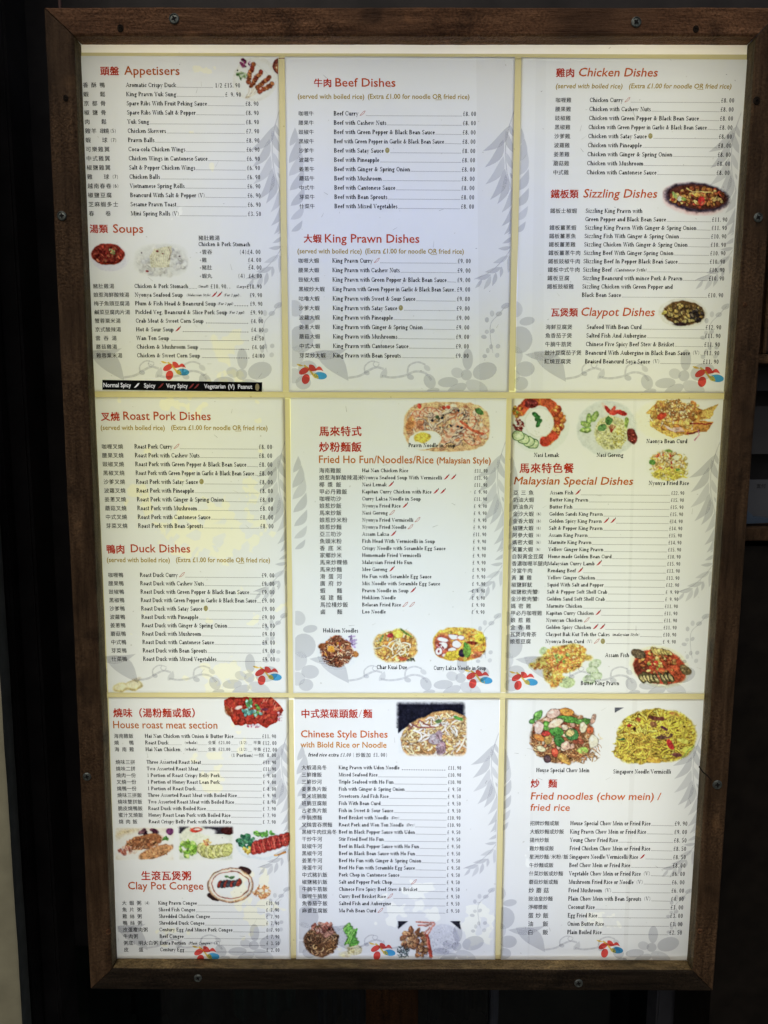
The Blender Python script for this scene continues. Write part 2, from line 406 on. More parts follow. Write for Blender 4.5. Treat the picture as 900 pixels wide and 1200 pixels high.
G = {
 'a': (.46, gA(.20,.13,.17,.14)+gV(.33,0,.34)+gA(.22,.31,.15,.14,0,150)+gH(.30,.43,.02)),
 'b': (.52, gV(.12,0,AS)+gA(.27,.22,.21,.235)+gS(.10,AS,.16)),
 'c': (.45, gA(.25,.225,.21,.235,40,320)+gDot(.38,.34,.05)),
 'd': (.53, gV(.40,0,AS)+gA(.24,.22,.21,.235)+gS(.37,AS,.16)+gH(.38,.52,.022)),
 'e': (.46, gA(.24,.225,.20,.235,0,320)+gH(.10,.43,.25)),
 'f': (.34, gV(.14,0,.58)+gA(.26,.56,.17,.14,60,180)+gH(.03,.30,.43)+gS(.14,0)+gDot(.32,.64,.045)),
 'g': (.50, gA(.23,.27,.18,.18)+gA(.24,-.08,.21,.13)+gH(.36,.49,.42)+gD(.12,.02,.16,.12,.06)),
 'h': (.56, gV(.12,0,AS)+gA(.29,.30,.18,.16,0,180)+gV(.42,0,.30)+gS(.12,0)+gS(.42,0)+gS(.10,AS,.16)),
 'i': (.29, gV(.14,0,X)+gDot(.14,.61)+gS(.14,0)+gH(.04,.15,.43)),
 'j': (.28, gV(.15,-.1,X)+gA(.05,-.1,.15,.11,270,360)+gDot(.15,.61)+gH(.04,.15,.43)),
 'k': (.54, gV(.12,0,AS)+gD(.16,.2,.42,.43,.05)+gD(.44,0,.24,.28,.12)+gS(.12,0)+gS(.44,0)+gS(.10,AS,.16)+gS(.42,X,.18)),
 'l': (.29, gV(.14,0,AS)+gS(.14,0)+gH(.04,.15,.68)),
 'm': (.83, gV(.12,0,X)+gA(.27,.30,.165,.16,0,180)+gV(.39,0,.3)+gA(.54,.30,.165,.16,0,180)+gV(.66,0,.3)+gS(.12,0)+gS(.39,0)+gS(.68,0)+gH(.03,.13,.43)),
 'n': (.56, gV(.12,0,X)+gA(.28,.30,.18,.16,0,180)+gV(.41,0,.30)+gS(.12,0)+gS(.42,0)+gH(.03,.13,.43)),
 'o': (.50, gA(.25,.225,.21,.235)),
 'p': (.53, gV(.12,DS,X)+gA(.28,.22,.21,.235)+gS(.12,DS)+gH(.03,.13,.43)),
 'q': (.53, gV(.41,DS,X)+gA(.25,.22,.21,.235)+gS(.41,DS)),
 'r': (.40, gV(.12,0,X)+gA(.28,.28,.17,.17,60,180)+gDot(.34,.37,.06)+gS(.12,0)+gH(.03,.13,.43)),
 's': (.40, gA(.20,.33,.15,.13,30,270)+gA(.20,.12,.16,.14,-150,90)),
 't': (.33, gV(.14,.06,.58)+gH(.03,.30,.43)+gA(.24,.10,.15,.12,180,300)),
 'u': (.55, gV(.12,.14,X)+gA(.27,.16,.20,.18,180,360)+gV(.40,0,X)+gH(.03,.13,.43)+gH(.30,.41,.43)+gH(.40,.52,.022)),
 'v': (.50, gD(.25,0,.10,.44,.11)+gD(.25,0,.40,.44,.05)+gS(.10,X,.2)+gS(.41,X,.16)),
 'w': (.74, gD(.22,0,.10,.44,.10)+gD(.22,0,.36,.44,.05)+gD(.50,0,.36,.44,.10)+gD(.50,0,.64,.44,.05)+gS(.10,X,.2)+gS(.36,X,.2)+gS(.64,X,.16)),
 'x': (.50, gD(.40,0,.11,.44,.12)+gD(.10,0,.39,.44,.05)+gS(.10,0,.18)+gS(.40,0,.2)+gS(.11,X,.2)+gS(.39,X,.18)),
 'y': (.50, gD(.26,0,.10,.44,.11)+gD(.16,DS,.40,.44,.05)+gS(.10,X,.2)+gS(.41,X,.16)+gDot(.13,-.18,.05)),
 'z': (.44, gD(.09,.02,.35,.43,.10)+gH(.05,.38,.43)+gH(.05,.39,.02)),
 'A': (.72, gD(.58,0,.36,CP,.12)+gD(.12,0,.34,CP,.05)+gH(.20,.50,.24)+gS(.12,0)+gS(.60,0)),
 'B': (.64, gV(.15,0,CP)+gA(.30,.51,.22,.17,-90,90)+gA(.32,.18,.25,.19,-90,90)+gH(.05,.32,.65)+gH(.15,.34,.35)+gH(.05,.34,.02)),
 'C': (.66, gA(.36,.335,.31,.35,38,322,.12)+gV(.60,.45,.66,.05)),
 'D': (.73, gV(.15,0,CP)+gA(.32,.335,.34,.335,-90,90,.12)+gH(.05,.34,.65)+gH(.05,.34,.02)),
 'E': (.61, gV(.15,0,CP)+gH(.05,.52,.65)+gH(.15,.40,.35)+gH(.05,.55,.02)+gV(.52,.5,.66,.05)+gV(.55,0,.16,.05)+gV(.40,.27,.43,.04)),
 'F': (.57, gV(.15,0,CP)+gH(.05,.51,.65)+gH(.15,.40,.35)+gS(.15,0)+gV(.51,.5,.66,.05)+gV(.40,.27,.43,.04)),
 'G': (.72, gA(.36,.335,.31,.35,38,330,.12)+gV(.62,.02,.28)+gH(.48,.70,.28)+gV(.60,.47,.66,.05)),
 'H': (.75, gV(.15,0,CP)+gV(.59,0,CP)+gH(.15,.59,.35)+gS(.15,0)+gS(.59,0)+gS(.15,CP)+gS(.59,CP)),
 'I': (.34, gV(.17,0,CP)+gS(.17,0)+gS(.17,CP)),
 'J': (.42, gV(.26,.08,CP)+gA(.14,.08,.17,.14,200,360)+gS(.26,CP)),
 'K': (.70, gV(.15,0,CP)+gD(.18,.28,.54,.65,.05)+gD(.58,0,.28,.40,.13)+gS(.15,0)+gS(.58,0)+gS(.15,CP)+gS(.54,CP)),
 'L': (.60, gV(.15,0,CP)+gH(.05,.55,.02)+gV(.55,0,.17,.05)+gS(.15,CP)),
 'M': (.88, gV(.14,0,CP,.05)+gV(.72,0,CP)+gD(.42,0,.16,CP,.13)+gD(.42,0,.70,CP,.05)+gS(.14,0)+gS(.72,0)+gS(.14,CP)+gS(.72,CP)),
 'N': (.74, gV(.15,0,CP,.05)+gV(.59,0,CP,.05)+gD(.57,0,.17,CP,.13)+gS(.15,0)+gS(.15,CP)+gS(.59,CP)),
 'O': (.72, gA(.36,.335,.32,.35,0,360,.12)),
 'P': (.58, gV(.15,0,CP)+gA(.30,.49,.24,.18,-90,90)+gH(.05,.32,.65)+gH(.15,.32,.32)+gS(.15,0)),
 'R': (.68, gV(.15,0,CP)+gA(.30,.50,.23,.17,-90,90)+gH(.05,.32,.65)+gH(.15,.32,.34)+gD(.58,0,.34,.34,.13)+gS(.15,0)+gS(.60,0,.16)),
 'S': (.54, gA(.27,.49,.20,.19,30,270,.12)+gA(.27,.18,.21,.20,-150,90,.12)+gV(.45,.47,.66,.04)+gV(.08,.0,.18,.04)),
 'T': (.62, gV(.31,0,CP)+gH(.04,.58,.65)+gV(.05,.5,.66,.05)+gV(.57,.5,.66,.05)+gS(.31,0)),
 'U': (.72, gV(.15,.2,CP)+gA(.36,.24,.26,.26,180,360)+gV(.59,.2,CP,.05)+gS(.15,CP)+gS(.59,CP)),
 'V': (.70, gD(.36,0,.14,CP,.13)+gD(.36,0,.57,CP,.05)+gS(.14,CP)+gS(.57,CP)),
 'W': (.95, gD(.30,0,.13,CP,.12)+gD(.30,0,.47,CP,.05)+gD(.66,0,.47,CP,.12)+gD(.66,0,.82,CP,.05)+gS(.13,CP)+gS(.47,CP)+gS(.82,CP)),
 'Y': (.68, gV(.34,0,.3)+gD(.33,.28,.13,CP,.12)+gD(.35,.28,.55,CP,.05)+gS(.34,0)+gS(.13,CP)+gS(.55,CP)),
 '0': (.50, gA(.25,.325,.19,.34,0,360,.13)),
 '1': (.50, gV(.26,0,.66,.125)+gS(.26,0)+gD(.16,.54,.25,.64,.07)),
 '2': (.50, gA(.24,.47,.18,.19,-20,170,.125)+gD(.09,.03,.38,.40,.115)+gH(.07,.42,.03,.08)),
 '3': (.50, gA(.23,.50,.17,.16,-90,150,.125)+gA(.23,.17,.19,.18,-150,90,.125)),
 '4': (.50, gV(.34,0,.66,.125)+gD(.06,.18,.32,.64,.07)+gH(.05,.46,.18)),
 '5': (.50, gA(.23,.21,.20,.22,-150,110,.125)+gV(.12,.36,.64,.07)+gH(.12,.41,.63,.08)),
 '6': (.50, gA(.25,.20,.19,.21,0,360,.125)+gA(.34,.30,.28,.36,100,180,.125)),
 '7': (.50, gH(.07,.43,.62,.08)+gD(.18,0,.40,.62,.115)),
 '8': (.50, gA(.25,.49,.16,.16,0,360,.115)+gA(.25,.17,.19,.19,0,360,.125)),
 '9': (.50, gA(.25,.45,.19,.21,0,360,.125)+gA(.16,.36,.28,.36,280,360,.125)),
 '£': (.52, gV(.20,.02,.52,.08)+gA(.31,.50,.15,.16,20,180,.08)+gH(.06,.38,.32)+gH(.05,.46,.03,.06)),
 '.': (.24, gDot(.10,.06,.075)), ',': (.24, gDot(.12,.04,.055)+gD(.08,-.1,.14,.04,.05)),
 '-': (.33, gH(.04,.28,.22,.06)), '/': (.34, gD(.04,-.05,.30,.70,.05)), '\\': (.40, gD(.30,-.05,.10,.70,.05)),
 '(': (.33, gA(.40,.28,.30,.46,125,235,.06)), ')': (.33, gA(-.06,.28,.30,.46,-55,55,.06)),
 '&': (.74, gA(.30,.52,.14,.15)+gA(.26,.18,.22,.19)+gD(.62,0,.24,.44,.10)+gD(.44,.1,.60,.40,.05)+gS(.60,.38,.16)),
 '+': (.5, gH(.1,.42,.22,.05)+gV(.26,.06,.38,.05)), ' ': (.27, []), '_': (.3, []),
}
def serif_width(s): return sum(G.get(ch, G['o'])[0] for ch in s)

class Print:
    """collects printed marks in board space; one mesh, colour per vertex"""
    def __init__(self): self.v, self.f, self.c = [], [], []
    def polys(self, polys, col):
        for p in polys:
            n0 = len(self.v); self.v += p; self.f.append(tuple(range(n0, n0+len(p)))); self.c += [col]*len(p)
    def mesh(self, V, F, col):
        n0 = len(self.v); self.v += [tuple(p) for p in V]; self.c += [col]*len(V)
        self.f += [tuple(n0+i for i in f) for f in F]
    def build(self, name, parent, Y, mat=None):
        if not self.v: return None
        V = [(x, Y, z) for x, z in self.v]
        return mesh_obj(name, V, self.f, mat or INK, parent, cols=np.array(self.c))

BLACK = tuple(s2l((22,20,26))*1.0)
YT = -.0016   # text layer
def serif(P, s, px, py, em, xs, col=BLACK, shear=0, right=False, baseline=False, fixed=None, wgt=1.0):
    """px,py picture point of the x-height centre (or baseline); em in px of picture height"""
    sx, sz = pxscale(px, py)
    ex, ez = em*sx*xs, em*sz
    o = at(px, py); base = o.z - (0 if baseline else .30*ez)
    w = (fixed*len(s) if fixed else serif_width(s))*ex
    x = o.x - (w if right else 0)
    for ch in s:
        adv, pl = G.get(ch, G['o'])
        off = 0
        if fixed: off = (fixed-adv)/2 if ch not in '.,' else .03; a2 = fixed
        else: a2 = adv
        P.polys([[(x + (a+off+b*shear)*ex, base + b*ez) for a, b in q] for q in pl], col)
        x += a2*ex
    return w / sx
def cjk(P, s, px, py, size, pitch=None, col=BLACK, key='n', xs=1.0):
    """px = left edge, py = centre, size px, pitch px"""
    pitch = pitch or size; x = px
    for ch in s:
        if ch == '/': serif(P, ch, x+pitch*.05, py+.3, size*1.05, 1.0, col); x += pitch*.5; continue
        if ch == ' ': x += pitch; continue
        if ch in G: serif(P, ch, x, py, size*1.0, .9, col); x += pitch; continue
        sx, sz = pxscale(x, py); o = at(x, py)
        V, F = CJK_CACHE[(ch, key)]
        P.mesh([(o.x + (a/ADV)*size*xs*sx, o.z + ((b/ADV)-.40)*size*sz) for a, b in V], F, col)
        x += pitch
def sans(P, key, x0, x1, ybase, cap, col):
    """Latin heading between picture columns x0..x1 on a baseline, cap height px"""
    V, F = HEAD[key]
    mn, mx = V[:,0].min(), V[:,0].max()
    a = at(x0, ybase); b = at(x1, ybase); sx, sz = pxscale((x0+x1)/2, ybase)
    k = (b.x-a.x)/(mx-mn); kz = cap*sz/.73
    P.mesh([(a.x+(p-mn)*k, a.z+q*kz) for p, q in V], F, col)
def strip(P, x0, y0, x1, y1, w, col, dotted=False):
    a, b = at(x0, y0), at(x1, y1); sx, sz = pxscale(x0, y0); h = w*sz/2
    if not dotted:
        P.polys([[(a.x,a.z-h),(b.x,b.z-h),(b.x,b.z+h),(a.x,a.z+h)]], col); return
    n = max(1, int((x1-x0)/dotted)); q = .45
    for k in range(n):
        u, v = k/n, (k+q)/n
        p, r_ = a.lerp(b, u), a.lerp(b, v)
        P.polys([[(p.x,p.z-h),(r_.x,r_.z-h),(r_.x,r_.z+h),(p.x,p.z+h)]], col)
def pxpoly(P, pts, col):
    P.polys([[(lambda o: (o.x, o.z))(at(x, y)) for x, y in pts]], col)
def ellpts(cx, cy, rx, ry, rot=0, n=14):
    c, s = math.cos(R(rot)), math.sin(R(rot))
    return [(cx+rx*math.cos(a)*c-ry*math.sin(a)*s, cy+rx*math.cos(a)*s+ry*math.sin(a)*c) for a in (2*math.pi*k/n for k in range(n))]
RED = tuple(s2l((188,58,40))); CHI = tuple(s2l((196,30,40)))
def chilli(P, x, y, kind, s=1.0):
    pts = [(x-3.2*s,y+2.6*s),(x-.6*s,y+1.9*s),(x+1.8*s,y-.2*s),(x+3.2*s,y-3*s),(x+1*s,y-2.2*s),(x-1*s,y+.2*s)]
    if kind == 'r': pxpoly(P, pts, CHI); pxpoly(P, [(x+2.2*s,y-2*s),(x+3*s,y-4.2*s),(x+3.6*s,y-3.9*s),(x+3.2*s,y-1.8*s)], tuple(s2l((60,40,30))))
    elif kind == 'd': pxpoly(P, pts, tuple(s2l((190,50,50))))
    else:
        c = tuple(s2l((205,130,120)))
        for k in range(6):
            (x0,y0),(x1,y1) = pts[k], pts[(k+1)%6]; dx, dy = x1-x0, y1-y0; L = math.hypot(dx,dy) or 1; nx, ny = -dy/L*.28, dx/L*.28
            pxpoly(P, [(x0-nx,y0-ny),(x1-nx,y1-ny),(x1+nx,y1+ny),(x0+nx,y0+ny)], c)
def peanut(P, x, y, s=1.0):
    pxpoly(P, ellpts(x, y, 2.6*s, 3.3*s), tuple(s2l((176,166,112))))
    pxpoly(P, ellpts(x-.3, y-.6, 1.5*s, 1.2*s), tuple(s2l((222,214,176))))

# ------------------------------------------------------------------ the nine menu sheets
# picture corners (TL, TR, BR, BL) of each sheet
SH = {
 (0,0): [(92.5,65.5),(326.5,66),(331.5,459),(111,458.5)],
 (1,0): [(333.5,66),(603.8,66.5),(596.2,459.5),(338.5,459.5)],
 (2,0): [(611,67),(875.5,70),(848,460.5),(604,460)],
 (0,1): [(111.3,465.5),(334,465.8),(338,812),(127,811.5)],
 (1,1): [(340.3,466),(593.5,466.5),(586.5,812.5),(343.6,812.3)],
 (2,1): [(599.6,467),(847.7,467.5),(825,813),(592.5,812.7)],
 (0,2): [(127.3,817),(338.6,817),(341,1124),(137,1124)],
 (1,2): [(344.7,817),(585.5,817.6),(580.3,1125),(347,1124.2)],
 (2,2): [(592,818),(824.7,819.5),(807.5,1126.5),(586.8,1125.3)],
}
SHEET_LABEL = {
 (0,0): 'Appetisers and Soups menu sheet with satay skewers picture and a black spice legend bar',
 (1,0): 'Beef Dishes and King Prawn Dishes menu sheet without food pictures, butterfly-like flower bottom left',
 (2,0): 'Chicken, Sizzling and Claypot Dishes menu sheet with two oval food pictures',
 (0,1): 'Roast Pork and Duck Dishes menu sheet with pale glue stains and a printed peanut',
 (1,1): 'Fried Ho Fun, Noodles and Rice menu sheet with egg and prawn noodle soup picture',
 (2,1): 'Malaysian Special Dishes menu sheet with four dishes pictured above its heading',
 (0,2): 'House roast meat section and Clay Pot Congee menu sheet with white pot picture',
 (1,2): 'Chinese Style Dishes menu sheet with flat noodles on black picture at its top',
 (2,2): 'Fried noodles chow mein and fried rice menu sheet with yellow vermicelli picture',
}
STAIN = (.66,.64,.525); LSTAIN = (.67,.67,.65)
def reg(x, y, rx, ry, ns, th, tint=STAIN, cell=False):
    o = at(x, y); sx, sz = pxscale(x, y); return (o.x, o.z, rx*sx, ry*sz, ns, th, tint, cell)
PAPER = (.61,.61,.61)
REG = {
 (0,0): [reg(235,82,40,10,60,.52), reg(232,150,45,12,70,.60), reg(255,195,14,28,45,.52), reg(275,118,20,30,60,.62), reg(210,245,35,30,60,.58,LSTAIN), reg(265,400,30,36,40,.46), reg(270,445,34,20,50,.48)],
 (1,0): [], (2,0): [],
 (0,1): [reg(215,475,50,20,40,.50), reg(245,620,75,40,38,.34,STAIN,True), reg(160,590,25,45,34,.52), reg(265,795,50,26,48,.42), reg(295,575,15,24,60,.42,STAIN,True), reg(160,720,20,30,40,.6), reg(290,725,20,14,50,.48)],
 (1,1): [reg(440,650,30,22,50,.64,LSTAIN)],
 (2,1): [reg(700,690,26,70,30,.68,LSTAIN)],
 (0,2): [reg(250,905,46,40,30,.49), reg(295,1050,40,60,42,.46), reg(240,1010,40,40,36,.60), reg(280,860,14,40,40,.52), reg(200,1100,60,20,40,.56)],
 (1,2): [reg(480,1060,60,50,36,.50,(.69,.685,.63)), reg(560,1080,30,46,40,.46,(.69,.685,.62)), reg(395,1110,46,20,40,.5,STAIN)],
 (2,2): [reg(625,1000,18,40,40,.56,LSTAIN), reg(700,1080,50,22,45,.50,(.69,.685,.63))],
}

GREY = (.73,.73,.76)
GREY2 = (.79,.79,.815)
# floral ghost print, drawn once in the picture coordinates of the middle top sheet and repeated from its top right corner
def lens(b, tp, w=.26, bend=.12, n=7):
    bx, by = b; tx, ty = tp; dx, dy = tx-bx, ty-by; nx, ny = -dy, dx
    up, dn = [], []
    for k in range(n+1):
        u = k/n; c = bend*math.sin(math.pi*u); h = w/2*math.sin(math.pi*u**.85)
        up.append((bx+dx*u+nx*(c+h), by+dy*u+ny*(c+h))); dn.append((bx+dx*u+nx*(c-h), by+dy*u+ny*(c-h)))
    return up + dn[-2:0:-1]
def tube(pts, w):
    out = []; w = w*1.35 if w < 2.5 else w
    for (a, b) in zip(pts[:-1], pts[1:]):
        dx, dy = b[0]-a[0], b[1]-a[1]; L = math.hypot(dx, dy) or 1; nx, ny = -dy/L*w/2, dx/L*w/2
        out.append([(a[0]-nx,a[1]-ny),(b[0]-nx,b[1]-ny),(b[0]+nx,b[1]+ny),(a[0]+nx,a[1]+ny)])
    return out
def curve(pts, n=5):
    out = []
    for i in range(len(pts)-1):
        p0 = pts[max(i-1,0)]; p1 = pts[i]; p2 = pts[i+1]; p3 = pts[min(i+2,len(pts)-1)]
        for k in range(n):
            t = k/n
            out.append(tuple(.5*((2*b)+(-a+c)*t+(2*a-5*b+4*c-d)*t*t+(-a+3*b-3*c+d)*t**3) for a,b,c,d in zip(p0,p1,p2,p3)))
    return out + [pts[-1]]
FL = []
FL += tube(curve([(602,122),(594,146),(589,170),(590,200),(596,225),(600,250)]), .9)
for b, tp in (((593,148),(562,178)),((586,164),(564.5,197)),((586.5,184),(565,217)),((588,198),(570.5,235)),((589,205),(579,240)),((595.5,223),(584,250)),((599,238),(584,266)),((599,249),(587,276)),((600,261),(591,276))):
    FL.append(lens(b, tp, .25, -.13))
for b, tp in (((593,146),(602,164)),((589,154),(602,183)),((590,180),(601.5,202)),((594,203),(601,213))):
    FL.append(lens(b, tp, .24, .08))
FL += tube(curve([(599,279),(595,292),(585,306),(570,320),(552,328)]), .8)
for b, tp in (((598,278),(585,286)),((595.5,290),(580,292)),((592,300),(574,309)),((584,314),(564.5,319.5)),((572,322.5),(553,327)),((593,300),(591.6,321)),((584,313),(582.5,326)),((577.5,320),(573,336)),((571.5,324),(563,340)),((561,328),(553,338.5))):
    FL.append(lens(b, tp, .30, -.06))
FL += tube(curve([(590,358),(581,369),(572,379),(571,394),(574,414)]), .7)
for (x,y,rx,ry,ro) in ((589,359,5.6,3.1,-25),(581,368.5,3.9,2.8,-20),(573,368,2.6,3.6,0),(567,375.5,2.4,3.2,0),(573.5,388.5,2.4,3,40),(567,389.5,2.5,2.5,0),(563.5,395.5,3.3,2.4,10),(572,407,2.2,3,0),(568,411.5,2.2,3.2,0),(580,406.5,2.6,2.8,40),(564.5,418,2.8,2.4,0),(579,417,2.6,3,30)):
    FL.append(ellpts(x, y, rx, ry, ro))
# right flower
for (x,y,rx,ry,ro) in ((544.5,421.5,6.2,12.5,0),(564.5,435.5,14.5,10,-18),(532.5,437.5,7.5,6,20),(521.5,448.5,12,6,-5),(532,456.5,12,6,-25),(555,454.5,14,8,25),(543,440,6.5,6.5,0),(504,458.2,7.5,3.2,-8)):
    pts_ = [(a, min(b, 458.9)) for a, b in ellpts(x, y, rx, ry, ro, 18)]
    FL.append(pts_)
# vines
FL += tube(curve([(404,443.5),(418,441),(430,434),(438,431),(446,433)]), 2.0)
FL += tube(curve([(424,437),(424,430),(430,424.5),(436,424)]), 1.3)
FL.append(ellpts(426.3,437.5,3.6,2.8,20)); FL += tube(curve([(441,427),(438,431),(434,428),(436,424.5),(441,426)]), .9)
FL += tube(curve([(444,441),(455,443),(470,441),(483,436),(495,438),(502,446)]), 2.0)
FL += tube(curve([(474,438),(476,429),(486,425),(495,428)]), 1.6)
FL.append(ellpts(497,432,4.4,3,40)); FL.append(ellpts(477.5,442.5,4.3,3.2,20)); FL.append(ellpts(500,447.5,6.8,9,-25)); FL += [lens((442,444),(449,431),.5,.1)]
FL.append(lens((366,412),(405,447),.42,-.10)); FL.append(lens((356,415),(404,409),.22,.10))
# left flower (cut by the sheet edge)
for (x,y,rx,ry,ro) in ((342,362,9,10,-30),(357,376,9,5,-10),(349,398,15,16,0),(343,418,10,13,20),(357,432,11,9,0),(352,449,9,8,0),(341,441,10,9,0)):
    FL.append([(max(a,338.5), min(b,459)) for a, b in ellpts(x, y, rx, ry, ro, 18)])
# leaves of the neighbouring branch at the left edge
for b, tp in (((336,172),(342,150)),((335,192),(346,162)),((335,207),(350,178)),((336,224),(352,198)),((337,242),(353,220)),((337,258),(353,241)),((338,272),(351,259))):
    FL.append(lens(b, tp, .36, .12))
FLM = [[(lambda o:(o.x,o.z))(at(x,y)) for x,y in p] for p in FL]
MX0, MX1 = at(333.5,66).x, at(603.8,66.5).x; MZ0, MZ1 = at(450,66).z, at(450,459.5).z

def clip_poly(poly, xa, xb, za, zb):
    for ax, lim, sg in ((0,xa,1),(0,xb,-1),(1,za,1),(1,zb,-1)):
        out = []; n = len(poly)
        for i in range(n):
            p, q = poly[i], poly[(i+1)%n]
            ip, iq = sg*(p[ax]-lim) >= 0, sg*(q[ax]-lim) >= 0
            if ip: out.append(p)
            if ip != iq:
                t = (lim-p[ax])/(q[ax]-p[ax]); out.append((p[0]+(q[0]-p[0])*t, p[1]+(q[1]-p[1])*t))
        poly = out
        if len(poly) < 3: return None
    return poly

LOGO = {(0,0):(205,433,.98,0),(1,0):(365,437,1.05,0),(2,0):(829,440,1.08,0),(0,1):(313,790,1.0,0),(1,1):(560,794,.98,0),
        (2,1):(613,796,.98,0),(0,2):(241,1117,.95,0),(1,2):(447.5,1113,.92,0),(2,2):(714,1110,.92,0)}
LRED, LBLUE, LYEL, LWHITE = [tuple(s2l(c)) for c in ((236,92,84),(84,172,222),(246,214,110),(255,255,255))]
def logo(P, cx, cy, s):
    s *= 1.04
    def E(x,y,rx,ry,rot=0,col=LRED): pxpoly(P, [(a, min(b, 1123.6)) for a,b in ellpts(cx+x*s, cy+y*s, rx*s, ry*s, rot, 16)], col)
    def L(b, tp, w, bend, col): pxpoly(P, lens((cx+b[0]*s,cy+b[1]*s),(cx+tp[0]*s,cy+tp[1]*s), w, bend, 8), col)
    E(-7.8,-2.2,6.2,3.4,-30)
    E(-6.0,6.6,4.3,5.6,16)
    L((-2.5,-8.8),(6,-2.6),.66,.12,LRED)
    L((3.5,-2.6),(13,-1.6),.42,-.3,LRED)
    E(9.6,3,7.2,4,6,LBLUE)
    L((-16,-9.5),(-8,-7.4),.28,.05,LYEL)
    for q in tube([(cx-8*s,cy-8.2*s),(cx-3*s,cy-4.5*s),(cx+2.6*s,cy+3*s)], 1.5*s): pxpoly(P, q, LYEL)
    L((1,1.2),(8,6.2),.6,-.05,LYEL)

# --------------------------- words -----------------------------------------
C8 = [' 00']*0
def pr(*a): return a
BLK = {}
# sheet, first row y, last row y, cjk x (first,last), latin x, price right x, cjk (size, pitch), reference (text, width px), rows
beef = lambda c, e, p: [
 ('咖喱'+c, e+' Curry', p, 'o'), ('腰果'+c, e+' with Cashew Nuts', p), ('豉椒'+c, e+' with Green Pepper & Black Bean Sauce', p),
 ('黑椒'+c, e+' with Green Pepper in Garlic & Black Bean Sauce', p, '', .88)]
def std(c, e, p, extra, satay='沙爹'):
    return beef(c, e, p) + extra
B = []
B.append(((0,0), 100.3, 250.6, (97.5,104.5), (147.8,153.6), (303,306.4), (6.5,7.2,26), ('Spare Ribs With Fruit Peking Sauce', 94.4), [
 ('香 酥 鴨','Aromatic Crispy Duck','1/2  £15. 90',('R',282)), ('蝦   鬆','King Prawn Yuk Sung','£ 9. 90',('R',283)),
 ('京 都 骨','Spare Ribs With Fruit Peking Sauce','£8. 90'), ('椒 鹽 骨','Spare Ribs With Salt & Pepper','£8. 90'),
 ('肉   鬆','Yuk Sung','£8. 90'), ('雞/羊 串燒|(5)','Chicken Skewers','£7. 90'), ('蝦   球|(7)','Prawn Balls','£8. 90'),
 ('可樂雞翼','Coca-cola Chicken Wings','£6. 90'), ('中式雞翼','Chicken Wings in Cantonese Sauce','£6. 90'), ('椒鹽雞翼','Salt & Pepper Chicken Wings','£6. 90'),
 ('雞   球|(7)','Chicken Balls','£6. 90'), ('越南春卷|(6)','Vietnamese Spring Rolls','£6. 90'), ('椒鹽豆腐','Beancurd With Salt & Pepper (V)','£6. 90'),
 ('芝麻蝦多士','Sesame Prawn Toast','£6. 90'), ('春   卷','Mini Spring Rolls (V)','£3. 50')]))
B.append(((0,0), 335.6, 416.7, (109.4,113.3), (157.8,160.8), (307.2,310.6), (6.0,6.15,25), ('Pickled Veg, Beancurd & Slice Pork Soup', 107.8), [
 ('豬肚雞湯','Chicken & Pork Stomach','£18. 90',('S1',)), ('娘惹海鮮酸辣湯','Nyonya Seafood Soup','£9. 90',('S2',)),
 ('梅子魚頭豆腐湯','Plum & Fish Head & Beancurd Soup','£9. 90',('S3',)), ('鹹菜豆腐肉片湯','Pickled Veg, Beancurd & Slice Pork Soup','£9. 90',('S4',)),
 ('蟹蓉粟米湯','Crab Meat & Sweet Corn Soup','£4. 00',('D',)), ('京式酸辣湯','Hot & Sour Soup','£4. 00',('D','r')), ('雲 吞 湯','Wan Ton Soup','£4. 50',('D',)),
 ('蘑菇雞湯','Chicken & Mushroom Soup','£4. 00',('D',)), ('雞蓉粟米湯','Chicken & Sweet Corn Soup','£4. 00',('D',))]))
def dishes(c, e, p, prawn=False, short=False, mush='Mushroom'):
    L = [('咖喱'+c, e+' Curry', p, ('o',)), ('腰果'+c, e+' with Cashew Nuts', p), ('豉椒'+c, e+' with Green Pepper & Black Bean Sauce', p),
         ('黑椒'+('炒' if prawn else '')+c, e+' with Green Pepper in Garlic & Black Bean Sauce', p, ('X',.90))]
    if prawn: L.append(('咕嚕'+c, e+' with Sweet & Sour Sauce', p))
    L += [('沙爹'+c, e+' with Satay Sauce', p, ('p',)), ('波蘿'+c, e+' with Pineapple', p), ('姜蔥'+c, e+' with Ginger & Spring Onion', p),
          ('蘑菇'+c, e+' with '+mush, p), ('中式'+c, e+' with Cantonese Sauce', p)]
    return L
B.append(((1,0), 133.6, 242.1, (349.7,350.9), (390.9,391.8), (558,555.6), (6.0,6.1,18.3), ('Beef with Green Pepper & Black Bean Sauce', 118.5),
 dishes('牛','Beef','£8. 00') + [('芽菜牛','Beef with Bean Sprouts','£8. 00'),('什菜牛','Beef with Mixed Vegetables','£8. 00')]))
B.append(((1,0), 305.8, 416.7, (349.4,350.9), (389.4,390.3), (551.8,549.3), (6.1,6.2,24.7), ('King Prawn with Green Pepper & Black Bean Sauce', 133.8),
 dishes('大蝦','King Prawn','£9. 00', prawn=True, mush='Mushrooms') + [('芽菜炒大蝦','King Prawn with Bean Sprouts','£9. 00')]))
B.append(((2,0), 117.9, 202.5, (650.6,647.6), (690.5,686.9), (860,854.6), (6.2,6.3,19), ('Chicken with Green Pepper & Black Bean Sauce', 129), dishes('雞','Chicken','£8. 00')))
